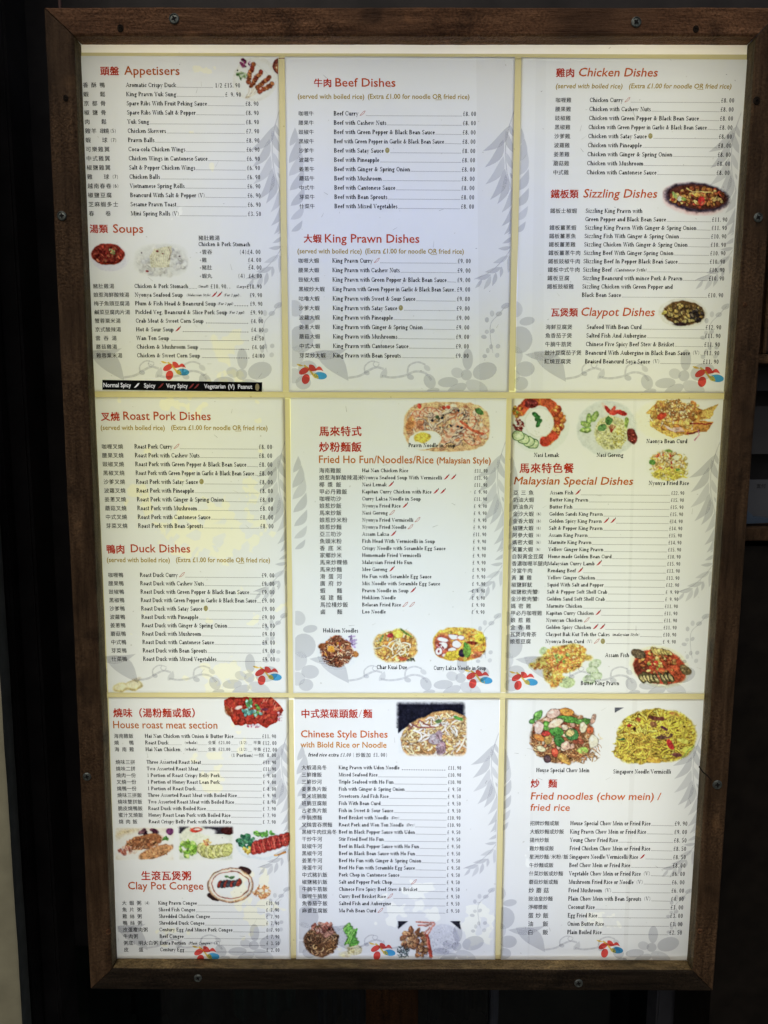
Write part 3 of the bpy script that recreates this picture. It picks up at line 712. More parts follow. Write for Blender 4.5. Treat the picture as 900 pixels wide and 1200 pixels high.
B.append(((2,0), 247.5, 345.9, (644.3,640.2), (685.7,681.3), (852.5,847.2), (6.2,6.35,26), ('Sizzling King Prawn With Ginger & Spring Onion', 131), [
 ('鐵板士椒蝦','Sizzling King Prawn with',''), ('','Green Pepper and Black Bean Sauce','£11. 90'), ('鐵板薑蔥蝦','Sizzling King Prawn With Ginger & Spring Onion','£11. 90'),
 ('鐵板薑蔥魚','Sizzling Fish With Ginger & Spring Onion','£10. 90'), ('鐵板薑蔥雞','Sizzling Chicken With Ginger & Spring Onion','£10. 90'),
 ('鐵板薑蔥牛肉','Sizzling Beef With Ginger Spring Onion','£10. 90'), ('鐵板豉椒牛肉','Slizzling Beef In Pepper Black Bean Sauce','£10. 90'),
 ('鐵板中式牛肉','Sizzling Beef','£10. 90',('I','(Cantonese Sytle)')), ('鐵板豆腐','Sizzling Beancurd with mince Pork & Prawn','£10. 90'),
 ('鐵板豉椒雞','Sizzling Chicken with Green Pepper and',''), ('','Black Bean Sauce','£10. 90')]))
B.append(((2,0), 383.4, 423.6, (639,637.5), (687,684.9), (844.8,841.8), (6.2,6.3,26), ('Chinese Five Spicy Beef Stew & Brisket', 103.5), [
 ('海鮮豆腐煲','Seafood With Bean Curd','£12. 90'), ('魚香茄子煲','Salted Fish And Aubergine','£11. 90'), ('牛腩牛筋煲','Chinese Five Spicy Beef Stew & Brisket','£11. 90'),
 ('豉汁豆腐茄子煲','Beancurd With Aubergine in Black Bean Sauce','£11. 90',('v',)), ('紅燒豆腐煲','Braised Beancurd Soya Sauce','£11. 90',('v',))]))
B.append(((0,1), 523.3, 616, (119.4,124.6), (157.8,162.1), (319.3,321), (6.2,6.3,25.4), ('Roast Pork with Green Pepper & Black Bean Sauce', 130.3),
 dishes('叉燒','Roast Pork','£8. 00') + [('芽菜叉燒','Roast Pork with Bean Sprouts','£8. 00')]))
B.append(((0,1), 673.6, 771.8, (126.9,131.2), (164.2,167.9), (321.9,322.8), (6.0,6.1,18.3), ('Roast Duck with Green Pepper & Black Bean Sauce', 127.4),
 dishes('鴨','Roast Duck','£9. 00') + [('芽菜鴨','Roast Duck with Bean Sprouts','£9. 00'),('什菜鴨','Roast Duck with Mixed Vegetables','£9. 00')]))
B.append(((1,1), 551.3, 716.6, (373.9,375.3), (424.2,424.2), (571.5,567.9), (6.4,6.6,26), ('Nyonya Seafood Soup With Vermicelli', 93.9), [(a,b,c,('N',)+tuple(d)) for a,b,c,d in [
 ('海南雞飯','Hai Nan Chicken Rice','£11. 90',''), ('娘惹海鮮酸辣湯米','Nyonya Seafood Soup With Vermicelli','£11. 90','rr'), ('椰 漿 飯','Nasi Lemak','£11. 90','r'),
 ('甲必丹雞飯','Kapitan Curry Chicken with Rice','£ 9. 90','rr'), ('咖喱叻沙','Curry Laksa Noodle in Soup','£11. 90',''), ('娘惹炒飯','Nyonya Fried Rice','£ 9. 90','r'),
 ('馬來炒飯','Nasi Goreng','£ 9. 90','o'), ('娘惹炒米粉','Nyonya Fried Vermicelli','£ 9. 90','o'), ('娘惹炒麵','Nyonya Fried Noodle','£ 9. 90','o'), ('亞三叻沙','Assam Laksa','£11. 90','r'),
 ('魚頭米粉','Fish Head With Vermicelli in Soup','£ 9. 90',''), ('香 底 米','Crispy Noodle with Scramble Egg Sauce','£ 9. 90',''), ('家鄉炒米','Homemade Fried Vermicelli','£ 9. 90',''),
 ('馬來炒粿條','Malaysian Fried Ho Fun','£ 9. 90',''), ('馬來炒麵','Mee Goreng','£ 9. 90','r'), ('滑 蛋 河','Ho Fun with Scramble Egg Sauce','£ 9. 90',''), ('廣 府 炒','Mix Noodle with Scramble Egg Sauce','£ 9. 90',''),
 ('蝦   麵','Prawn Noodle in Soup','£ 9. 90','r'), ('福 建 麵','Hokkien Noodle','£ 9. 90',''), ('馬拉棧炒飯','Belacan Fried Rice','£ 9. 90','oo'), ('鹵   麵','Loo Noodle','£ 9. 90','')]]))
B.append(((2,1), 577.3, 751.3, (601.2,597.3), (644.1,638.7), (801.6,791.7), (6.1,6.2,24), ('Claypot Bak Kut Teh the Cakes', 75.3), [
 ('亞 三 魚','Assam Fish','£22. 90',('r',)), ('奶油大蝦','Butter King Prawn','£15. 90'), ('奶油魚片','Butter Fish','£15. 90'), ('金沙大蝦|(6)','Golden Sands King Prawn','£15. 90'),
 ('金香大蝦|(6)','Golden Spicy King Prawn','£14. 90',('r','r')), ('椒鹽大蝦|(6)','Salt & Pepper King Prawn','£14. 90'), ('阿參大蝦|(6)','Assam King Prawn','£15. 90'),
 ('媽密大蝦|(6)','Marmite King Prawn','£14. 90'), ('黃薑大蝦|(6)','Yellow Ginger King Prawn','£15. 90'), ('自製黃金豆腐','Home made Golden Bean Curd','£10. 90'),
 ('香濃咖喱羊腿肉','Malaysian Curry Lamb','£15. 90',('r',)), ('冷當牛肉','Rendang Beef','£13. 90',('r',)), ('黃 薑 雞','Yellow Ginger Chicken','£13. 90'), ('椒鹽鮮魷','Squid With Salt and Pepper','£12. 90'),
 ('椒鹽軟壳蟹|(2)','Salt & Pepper Soft Shell Crab','£ 9. 90'), ('金沙軟壳蟹|(2)','Golden Sand Soft Shell Crab','£ 9. 90'), ('媽 密 雞','Marmite Chicken','£11. 90'),
 ('甲必丹咖喱雞','Kapitan Curry Chicken','£11. 90',('r',)), ('娘 惹 雞','Nyonyan Chicken','£11. 90',('o',)), ('金 香 雞','Golden Spicy Chicken','£11. 90',('r','r')),
 ('瓦煲肉骨茶','Claypot Bak Kut Teh the Cakes','£10. 90',('I','(malaysian Style)')), ('娘惹豆腐','Nyonya Bean Curd','£ 9. 90',('v','o','p'))]))
B.append(((0,2), 892.5, 962.2, (135.7,139.5), (172,174.5), (324,323.6), (5.7,5.8,22), ('Two Assorted Roast Meat with Boiled Rice', 101), [
 ('燒味三拼','Three Assorted Roast Meat','£13.90'), ('燒味二拼','Two Assorted Roast Meat','£11.90'), ('燒肉一份','1 Portion of Roast Crispy Belly Pork','£ 9.00'),
 ('叉燒一份','1 Portion of Honey Roast Lean Pork','£ 9.00'), ('燒鴨一份','1 Portion of Roast Duck','£ 8.00'), ('燒味三拼飯','Three Assorted Roast Meat with Boiled Rice','£ 9.90'),
 ('燒味雙拼飯','Two Assorted Roast Meat with Boiled Rice','£ 8.90'), ('脆皮燒鴨飯','Roast Duck with Boiled Rice','£ 7.90'), ('蜜汁叉燒飯','Honey Roast Lean Pork with Boiled Rice','£ 7.90'),
 ('燒 肉 飯','Roast Crispy Belly Pork with Boiled Rice','£ 7.90')]))
B.append(((0,2), 862, 877.6, (133.8,134.6), (170,170.8), (324,325), (5.7,5.8,23), ('Hai Nan Chicken with Onion & Butter Rice', 104), [
 ('海南雞飯','Hai Nan Chicken with Onion & Butter Rice','£11.90'), ('燒   鴨','Roast Duck','£12.00',('W',)), ('海 南 雞','Hai Nan Chicken','£12.00',('W',))]))
B.append(((0,2), 1057.4, 1112, (143.2,145.5), (185.7,187.8), (327.5,328), (5.7,5.9,23), ('Century Egg And Mince Pork Congee', 86), [
 ('大 蝦 粥|(4)','King Prawn Congee','£10. 90'), ('魚 片 粥','Sliced Fish Congee','£ 7. 90'), ('雞 絲 粥','Shredded Chicken Congee','£ 7. 90'), ('鴨 絲 粥','Shredded Duck Congee','£ 7. 90'),
 ('皮蛋瘦肉粥','Century Egg And Mince Pork Congee','£ 7. 90'), ('牛肉粥','Beef Congee','£ 7. 90'), ('粥底(明火白粥)','Extra Portion','£ 3. 50',('I','(Plain Congee)','v')), ('皮   蛋','Century Egg','£ 2. 00')]))
B.append(((1,2), 898.9, 1066.3, (353.3,354.1), (396.8,397.1), (540.5,538.5), (5.9,6.0,24), ('Beef in Black Pepper Sauce with Ho Fun', 94.2), [
 ('大蝦湯烏冬','King Prawn with Udon Noodle','£11. 90',('D',)), ('三鮮燴飯','Mixed Seafood Rice','£10. 90'), ('三鮮炒河','Triple Seafood with Ho Fun','£10. 90'), ('姜蔥魚片飯','Fish with Ginger & Spring Onion','£ 9. 50'),
 ('粟米班腩飯','Sweetcorn And Fish Rice','£ 9. 50'), ('班腩豆腐飯','Fish With Bean Curd','£ 9. 50'), ('古老魚片飯','Fish in Sweet & Sour Sauce','£ 9. 50'), ('牛腩撈麵','Beef Brisket with Noodle','£10. 90',('I','(Dry)')),
 ('叉燒雲吞撈麵','Roast Pork and Won Ton Noodle','£10. 90',('I','(Dry)')), ('黑椒牛肉炆烏冬','Beef in Black Pepper Sauce with Udon','£ 9. 50'), ('干炒牛河','Stir Fried Beef Ho Fun','£ 9. 50'),
 ('豉椒牛河','Beef in Black Pepper Sauce with Ho Fun','£ 9. 50'), ('黑椒牛河','Beef in Black Bean Sauce with Ho Fun','£ 9. 50'), ('姜蔥牛河','Beef Ho Fun with Ginger & Spring Onion','£ 9. 50'),
 ('滑蛋牛河','Beef Ho Fun with Scramble Egg Sauce','£ 9. 50'), ('中式豬扒飯','Pork Chop in Cantonese Sauce','£ 9. 50'), ('椒鹽豬扒飯','Salt and Pepper Pork Chop','£ 9. 50',('oL',)),
 ('牛腩牛筋飯','Chinese Five Spicy Beef Stew & Brisket','£ 9. 50'), ('咖喱牛腩飯','Curry Beef Brisket Rice','£ 9. 50',('o',)), ('魚香茄子飯','Salted Fish and Aubergine','£ 9. 50'), ('麻婆豆腐飯','Ma Poh Bean Curd','£ 9. 50',('o',))]))
B.append(((2,2), 964.1, 1091.6, (620.8,618.1), (667.9,664.3), (805.3,799), (6.6,6.8,24), ('House Special Chow Mein or Fried Rice', 94.2), [
 ('招牌炒麵或飯','House Special Chow Mein or Fried Rice','£9. 90',('Y',.84)), ('大蝦炒麵或炒飯','King Prawn Chow Mein or Fried Rice','£9. 00',('Y',.84)), ('揚州炒飯','Young Chow Fried Rice','£8. 50',('Y',.84)),
 ('雞炒麵或飯','Fried Chicken Chow Mein or Fried Rice','£8. 50',('Y',.84)), ('星洲炒麵/米粉/飯','Singapore Noodle/Vermicelli/Rice','£8. 50',('Y',.84,'d')), ('牛炒麵或飯','Beef Chow Mein or Fried Rice','£8. 00',('Y',.84)),
 ('什菜炒飯或炒麵','Vegetable Chow Mein or Fried Rice','£6. 00',('Y',.84,'v')), ('蘑菇炒飯或麵','Mushroom Fried Rice or Noodle','£6. 00',('Y',.84,'v')), ('炒 蘑 菇','Fried Mushroom','£6. 00',('v',)),
 ('豉油皇炒麵','Plain Chow Mein with Bean Sprouts','£4. 00',('Y',.84,'v')), ('淨椰漿飯','Coconut Rice','£3. 00',('Y',.84)), ('蛋 炒 飯','Egg Fried Rice','£3. 00'), ('油   飯','Onion Butter Rice','£3. 00'), ('白   飯','Plain Boiled Rice','£2. 50')]))

HR = s2l((178,72,52)) ; 
def hc(r,g,b): return tuple(np.clip(s2l((r*.94,g*1.08,b*.62))/s2l((238,238,238)),0,1))
H1, H1b, H2 = hc(200,72,50), hc(205,92,55), hc(190,140,55)
HC = hc(196,44,32)
# (sheet, cjk text, x, ycentre, size, pitch, [(latin, x0, x1, baseline, cap, colour, weight, shear)])
HD = [
 ((0,0), '頭盤', 117.8, 83.5, 11, 11.2, [('Appetisers',146,211,88.2,10.6,hc(190,84,56),.0,0)]),
 ((0,0), '湯類', 105.5, 268.2, 10.6, 10.9, [('Soups',133,168.5,273,10.4,hc(200,76,55),.0,0)]),
 ((1,0), '牛肉', 367.7, 97.5, 10.6, 10.8, [('Beef Dishes',393,463.5,102,10.4,H1,.0,0)]),
 ((1,0), '大蝦', 355.8, 279.6, 10.6, 10.8, [('King Prawn Dishes',380.8,491.4,284.4,10.4,hc(205,64,45),.0,0)]),
 ((2,0), '雞肉', 651.2, 85.6, 11, 11.2, [('Chicken Dishes',677.8,770.3,90,10.4,hc(205,84,50),.0,.16)]),
 ((2,0), '鐵板類', 644.9, 227.4, 10.8, 11, [('Sizzling Dishes',683,769.7,231.8,10.4,hc(205,80,50),.0,.16)]),
 ((2,0), '瓦煲類', 645, 366, 10.6, 10.7, [('Claypot Dishes',680.6,766.8,370.2,10.2,hc(205,78,50),.0,.16)]),
 ((0,1), '叉燒', 118.6, 487.8, 11, 11.2, [('Roast Pork Dishes',145,247.4,491.9,10.2,hc(196,68,44),.0,0)]),
 ((0,1), '鴨肉', 124.8, 643, 11, 11.2, [('Duck Dishes',153.8,223.4,646.9,9.8,hc(196,66,42),.0,0)]),
 ((1,1), '馬來特式', 373.9, 505, 12.2, 12.6, [('Fried Ho Fun/Noodles/Rice',373.9,508,542.4,9.2,hc(205,104,50),.004,0),('(Malaysian Style)',511.5,575,542.8,7.4,hc(205,104,50),.012,0)]),
 ((1,1), '炒粉麵飯', 373.9, 523.4, 12.2, 12.6, []),
 ((2,1), '馬來特色餐', 608.4, 548.2, 12.3, 12.9, [('Malaysian Special Dishes',601.8,741.6,567.4,9.4,hc(200,92,46),.004,.16)]),
 ((0,2), '燒味（湯粉麵或飯）', 133, 834.6, 11.2, 11.5, [('House roast meat section',133.2,255.2,852.8,9.0,hc(200,98,50),.0,0)]),
 ((0,2), '生滾瓦煲粥', 165.6, 1025.2, 11.4, 11.9, [('Clay Pot Congee',150.5,238.8,1041.3,9.2,hc(200,80,44),.0,0)]),
 ((1,2), '中式菜碟頭飯/麵', 352.6, 835.5, 11, 11.2, [('Chinese Style Dishes',352.7,454.3,863.4,8.6,hc(215,96,40),.004,0),('with Biold Rice or Noodle',352.2,453,875.2,7.0,hc(215,125,40),.01,0)]),
 ((2,2), '炒 麵', 621.6, 917.2, 10.6, 10.3, [('Fried noodles (chow mein) /',621.6,774.4,936.2,8.8,hc(215,92,45),.002,.10),('fried rice',621.2,667.4,949.3,8.4,hc(215,92,45),.002,.10)]),
]
SUBS = [((1,0),349,404,'(served with boiled rice)',431,550,'(Extra £1.00 for noodle OR fried rice)',116.2,0),
        ((1,0),348.7,424,'(served with boiled rice)',428,543.4,'(Extra £1.00 for noodle OR fried rice)',297.2,0),
        ((2,0),650.9,729,'(served with boiled rice)',736.5,856.4,'(Extra £1.00 for noodle OR fried rice)',104,.16),
        ((0,1),118.5,193.6,'(served with boiled rice)',201,313.8,'(Extra £1.00 for noodle OR fried rice)',503.7,0),
        ((0,1),125.7,199.5,'(served with boiled rice)',206.5,316.7,'(Extra £1.00 for noodle OR fried rice)',658.4,0)]
SUBS[0] = ((1,0),349,427,'(served with boiled rice)',431,550,'(Extra £1.00 for noodle OR fried rice)',116.2,0)
CAPS = [((1,1),'Prawn Noodle in Soup',478.5,533.5,521.8),((1,1),'Hokkien Noodles',378.5,420,738.6),((1,1),'Char Kuai Due',441.3,477,781.5),((1,1),'Curry Laksa Noodle in Soup',508,569.5,782.4),
        ((2,1),'Nasi Lemak',625.2,655,533.2),((2,1),'Nasi Goreng',698.6,730.3,533.2),((2,1),'Naonya Bean Curd',756.8,805,517),((2,1),'Nyonya Fried Rice',759.6,807,566),
        ((2,1),'Assam Fish',708.6,737,767.4),((2,1),'Butter King Prawn',680,725.4,800.2),
        ((2,2),'House Special Chow Mein',628,690.5,902),((2,2),'Singapore Noodle/Vermicilli',718,786,903.6),
        ((0,0),'Chicken & Pork Stomach',232.8,293.5,286.6)]

# glyph meshes made in one go
spec = {}
allc = set(); heads = {}
for b in B:
    for row in b[8]: allc |= {c for c in row[0].split('|')[0] if ord(c) > 0x2000}
allc |= set('豬肚雞湯雲吞蝦丸炒飯加全隻半一份')
for c in allc: spec[(c, 'n')] = (c, 0, 0, .016)
for h in HD:
    for c in h[1]:
        if c != ' ': spec[(c, 'b')] = (c, 0, 0, .032)
    for l in h[6]: spec[('H', l[0])] = (l[0], 0, l[7], l[6]+.016)
for s in SUBS: spec[('U', s[3], s[8])] = (s[3], 0, s[8], .022); spec[('U', s[6], s[8])] = (s[6], 0, s[8], .022)
for w in ('Normal Spicy','Spicy','Very Spicy','Vegetarian','(V)','Peanut'): spec[('G', w)] = (w, 0, 0, .018)
spec['adv'] = ('田田', 0, 0); spec['adv1'] = ('田', 0, 0)
res = text_meshes(spec)
ADV = res['adv'][0][:,0].max() - res['adv1'][0][:,0].max()
print('CJK advance', ADV, 'glyphs', len(spec))
for k, v_ in res.items():
    if isinstance(k, tuple) and len(k) == 2 and k[1] in ('n', 'b'): CJK_CACHE[k] = v_
HEAD = {k: v_ for k, v_ in res.items()}

# --------------------------- sheets -----------------------------------------
sheets = {}
for key, cor in SH.items():
    P4 = [at(x, y) for x, y in cor]
    base = (P4[2] + P4[3]) / 2
    th = thing('menu_sheet', SHEET_LABEL[key], 'menu sheet', (base.x, 0, base.z), 'backlit menu sheets in the wooden frame')
    sheets[key] = th
    mat = translucent_sheet('backlit_film_%s' % 'abcdefghi'[list(SH).index(key)], PAPER, STAIN, REG[key])
    # the film itself, gently waved, with a thin white uncoloured edge
    nu, nv = 24, 32; V, F = [], []
    for i in range(nv+1):
        for j in range(nu+1):
            u, v = j/nu, i/nv
            p = P4[0].lerp(P4[1], u).lerp(P4[3].lerp(P4[2], u), v)
            V.append((p.x, .0004*hnoise(p.x*8+3, 1, p.z*8), p.z))
    F = [(i*(nu+1)+j, i*(nu+1)+j+1, (i+1)*(nu+1)+j+1, (i+1)*(nu+1)+j) for i in range(nv) for j in range(nu)]
    # front face towards the camera
    F = [tuple(reversed(f)) for f in F]
    mesh_obj('paper', V, F, mat, th, smooth=True)
    # floral ghost print
    P = Print()
    xs_ = [p.x for p in P4]; x0, x1, z1, z0 = max(P4[0].x, P4[3].x), min(P4[1].x, P4[2].x), min(P4[0].z,P4[1].z), max(P4[2].z,P4[3].z)
    dx = x1 - MX1 + .004; dz = z0 - MZ1
    for k, poly in enumerate(FLM):
        q = clip_poly([(a+dx, b_+dz) for a, b_ in poly], x0-.002, x1, z0, z1)
        if q: P.polys([q], GREY if k % 3 else GREY2)
    P.build('floral_print', th, -.0006)
    P = Print(); rg_ = random.Random(hash(key) if False else key[0]*7+key[1]*31+3)
    for k in range(26):
        x_ = rg_.uniform(x0+.01, x1-.01); z_ = rg_.uniform(z0+.01, z1-.01); a_ = rg_.uniform(0, math.pi); L_ = rg_.choice([.0006,.0008,.0010,.003,.004]); w_ = .0003 if L_ > .002 else .0005
        c_, s_ = math.cos(a_), math.sin(a_); g_ = rg_.choice([.45,.6,.75])
        P.polys([[(x_-L_*c_-w_*s_, z_-L_*s_+w_*c_), (x_-L_*c_+w_*s_, z_-L_*s_-w_*c_), (x_+L_*c_+w_*s_*.5, z_+L_*s_-w_*c_*.5), (x_+L_*c_-w_*s_*.5, z_+L_*s_+w_*c_*.5)]], (g_, g_*.98, g_*.94))
    P.build('dirt_marks', th, -.0020)
    P = Print()
    for (kk, q, c_) in (((1,0),[(558,66.6),(562,459),(596.2,459.4),(603.6,66.6)],(.95,.945,.94)), ((2,0),[(628,67.6),(622,459),(636,459),(640,67.7)],(.965,.965,.965)), ((2,1),[(742,467.6),(733,812),(736,812),(746,467.6)],(.955,.955,.955)),
                        ((2,2),[(741,819),(730,1125),(735,1125),(747,819)],(.95,.945,.94)), ((2,2),[(624,818.6),(618,1125),(620,1125),(628,818.6)],(.965,.965,.965)), ((1,1),[(556,467),(551,811),(552.5,811),(558,467)],(.97,.97,.97))):
        if kk == key: pxpoly(P, q, c_)
    P.build('tape_seam', th, -.0004)
    P = Print(); lx, ly, ls, _ = LOGO[key]; logo(P, lx, ly, ls); P.build('flower_emblem', th, -.0012)

GL = tuple(s2l((80,78,84)))
def body(b):
    key, y0, y1, cx, ex, px_, (cs, cp, cw), (rt, rw), rows = b
    th = sheets[key]; n = len(rows)
    em = (y1-y0)/(n-1)*.75 if key != (0,2) else (y1-y0)/(n-1)*.80
    if n == 3: em = 6.7
    if rows[0][0] == '豬肚雞湯': em = 7.2
    if key[1] == 0: em = min(em, 7.6)
    em = max(em, 6.3)
    for i, row in enumerate(rows):
        u = i/(n-1); y = y0 + (y1-y0)*u
        cjkt, lat, price = row[:3]; fl = list(row[3]) if len(row) > 3 else []
        P = Print()
        X0 = cx[0]+(cx[1]-cx[0])*u; E0 = ex[0]+(ex[1]-ex[0])*u; R0 = px_[0]+(px_[1]-px_[0])*u
        xs = rw/(serif_width(rt)*em)
        if 'X' in fl: xs *= fl[fl.index('X')+1]
        if 'R' in fl: R0 = fl[fl.index('R')+1]
        if 'S1' in fl: xs *= .96
        # chinese name
        if cjkt:
            core, *suf = cjkt.split('|'); pitch = cp
            if 'Y' in fl: pitch = cp*fl[fl.index('Y')+1]
            if ' ' in core:
                slots = core; m_ = len([c for c in slots]); pitch = (cw - cs)/(m_-1 if '/' not in core else 4.0)
            elif len(core)*cp < cw*1.02 and len(core) == 4: pitch = (cw-cs)/3
            elif len(core) >= 7 and 'Y' not in fl: pitch = cp*.98
            cjk(P, core, X0, y-.2, min(cs, pitch*1.02) if ' ' not in core else cs, pitch)
            if suf: serif(P, suf[0], X0+cw+3.5, y, em*.86, .95)
        w = serif(P, lat, E0, y, em, xs)
        e = E0 + w + .8
        pe = em*1.04
        if 'I' in fl:
            t2 = fl[fl.index('I')+1]; e += 1.5; e += serif(P, t2, e, y+.3, em*.76, .92, shear=.25) + 1
        for s_ in fl:
            if s_ == 'v': e += 2; e += serif(P, '(V)', e, y, em*.9, .9, col=tuple(s2l((110,110,115)))) + 1
            if s_ in ('r','o','d'): chilli(P, e+4, y-.2, s_); e += 8
            if s_ == 'oL': chilli(P, 485, y, 'o')
            if s_ == 'p': peanut(P, e+3.2, y-.3); e += 7
        if price:
            sp = price.replace('1/2  ', '').replace('. ', '.')
            fw = .50; pw = fw*len(sp)*pe*.80
            serif(P, sp, R0, y+.6, pe, .80, right=True, fixed=fw)
            s0 = R0 - pw - .6
            if price.startswith('1/2'):
                serif(P, '1/2', s0-1.5, y+.6, pe, .85, right=True); s0 -= 12
            if 'S1' in fl:
                serif(P, '(Large)', s0+1.2, y+.6, em*.62, .95, shear=.25, right=True)
                serif(P, '(Small)', e+10, y+.3, em*.62, .95, shear=.25); strip(P, e, y+2.6, e+10, y+2.7, .6, GL, 1.6)
                serif(P, '£10.90..', e+25, y+.4, pe, .84, fixed=fw)
            elif 'S2' in fl:
                e += 3; e += serif(P, '(Malaysian Style)', e, y+.3, em*.6, .9, shear=.25) + 4; chilli(P, e, y, 'r'); chilli(P, e+6, y, 'r'); e += 11
                serif(P, '(For 2 ppl) .', e, y+.4, em*.64, .9, shear=.25)
            elif 'S3' in fl or 'S4' in fl:
                e += serif(P, '(For 2 ppl)', e+.5, y+.4, em*.64, .9, shear=.25) + 2
                if 'S3' in fl: strip(P, e, y+2.6, s0, y+2.8, .9, BLACK, 2.8)
            elif 'W' in fl:
                strip(P, e, y+2.4, 214, y+2.4, .5, GL, 1.1)
                serif(P, '(whole)', 216.5, y, em*.8, .9); strip(P, 232.5, y+2.4, 243.5, y+2.4, .5, GL, 1.1)
                cjk(P, '全隻', 244, y-.3, 4.6, 4.8); serif(P, '£21.00', 256, y, em*.86, .9)
                strip(P, 271, y+2.4, 279.5, y+2.4, .5, GL, 1.1); serif(P, '(1/2)', 280.5, y, em*.8, .9); strip(P, 291, y+2.4, 296, y+2.4, .5, GL, 1.1)
                cjk(P, '半隻', 297, y-.3, 4.6, 4.8)
            elif 'N' in fl: pass
            elif 'D' in fl: strip(P, e+2, y+2.5, s0-1, y+3.0, .9, BLACK, 2.7)
            else: strip(P, e, y+2.5, s0, y+3.0, .75, GL, 1.15)
        P.build('menu_line', th, YT)
for b in B: body(b)

for (key, ct, x, y, size, pitch, lats) in HD:
    P = Print(); cjk(P, ct, x, y, size, pitch, HC, 'b')
    for (s, x0, x1, yb, cap, col, wt, sh) in lats: sans(P, ('H', s), x0, x1, yb, cap, col)
    P.build('heading', sheets[key], YT)
for (key, x0, x1, s1, x2, x3, s2_, yb, sh) in SUBS:
    P = Print(); c_ = hc(176,128,46)
    for (a, b_, s) in ((x0, x1, s1), (x2, x3, s2_)):
        V, F = HEAD[('U', s, sh)]; V = V.copy()
        capk = 5.9
        HEAD[('tmp',)] = (V, F); sans(P, ('tmp',), a, b_, yb, capk, c_)
    xo = x2 + (x3-x2)*.665; strip(P, xo, yb+1.4, xo+(x3-x2)*.062, yb+1.4, .6, c_)
    P.build('subheading', sheets[key], YT)
for (key, s, x0, x1, y) in CAPS:
    P = Print(); em = 7.2; serif(P, s, x0, y, em, (x1-x0)/(serif_width(s)*em)); P.build('caption', sheets[key], YT)
# the odd bits: stomach soup extras, portion line, fried rice extra
P = Print(); cjk(P, '豬肚雞湯', 232.8, 279, 6.2, 6.3)
for (y, c, q, x) in ((295.4,'雲吞','(4)',305.8),(304.8,'雞','',306.6),(313.6,'豬肚','',307),(323.5,'蝦丸','(4) ',307.3)):
    serif(P, '+', 233.6, y, 7, .9); cjk(P, c, 236.8, y, 6, 6.2); serif(P, q+'£4.00', x, y+.3, 7.6, .84, right=True, fixed=.5)
P.build('soup_extras', sheets[(0,0)], YT)
P = Print(); serif(P, '(1 Portion)', 271, 884.6, 6, .95); cjk(P, '一份', 298, 884.2, 5, 5.2); serif(P, '£ 8.00', 324, 884.6, 6.6, .84, right=True, fixed=.5)
P.build('menu_line', sheets[(0,2)], YT)
P = Print(); serif(P, 'fried rice extra £1.00 \\', 361, 884, 6.4, 54/(serif_width('fried rice extra £1.00 \\')*6.4), shear=.22); cjk(P, '炒飯加', 417, 884, 5.6, 6); serif(P, '£1.00)', 454.5, 884.2, 6.8, .84, right=True, fixed=.5)
P.build('menu_line', sheets[(1,2)], YT)
# legend bar
P = Print(); pxpoly(P, [(120.4,456.8),(307.2,459.3),(307.6,448),(120.4,445.2)], tuple(s2l((22,22,26)))); lb = P.build('legend_bar', sheets[(0,0)], YT)
lb['label'] = 'black strip naming the spice symbols in white'
P = Print()
for (w, x0, x1) in (('Normal Spicy',122,154.2),('Spicy',169.4,182.8),('Very Spicy',195.5,220.6),('Vegetarian',239.8,264.6),('(V)',267.8,275.2),('Peanut',279.3,296)):
    yb = 453.6 + (x0-120)*.012; sans(P, ('G', w), x0, x1, yb, 5.2, (1,1,1))
pts = [(-3.2,2.8),(-.6,2.0),(1.8,-.2),(3.4,-3),(1,-2.2),(-1,.2)]
pxpoly(P, [(160.8+a, 451.8+b_) for a, b_ in pts], (1,1,1))
P.build('legend_lettering', sheets[(0,0)], YT-.0005, CLEAR)
LEGR = plain('legend_red_print', (.42,.05,.04), .5); LEGY = plain('legend_peanut_print', (.5,.44,.2), .5)
for mat_, items in ((LEGR, [(189,452.2),(224.6,452.6),(230.6,452.8)]),):
    P = Print()
    for (x, y) in items: pxpoly(P, [(x+a, y+b_) for a, b_ in pts], (1,1,1))
    P.build('legend_chilli', sheets[(0,0)], YT-.0005, mat_)
P = Print(); pxpoly(P, ellpts(301.8, 453.8, 2.4, 4.2), (1,1,1)); P.build('legend_peanut', sheets[(0,0)], YT-.0005, LEGY)

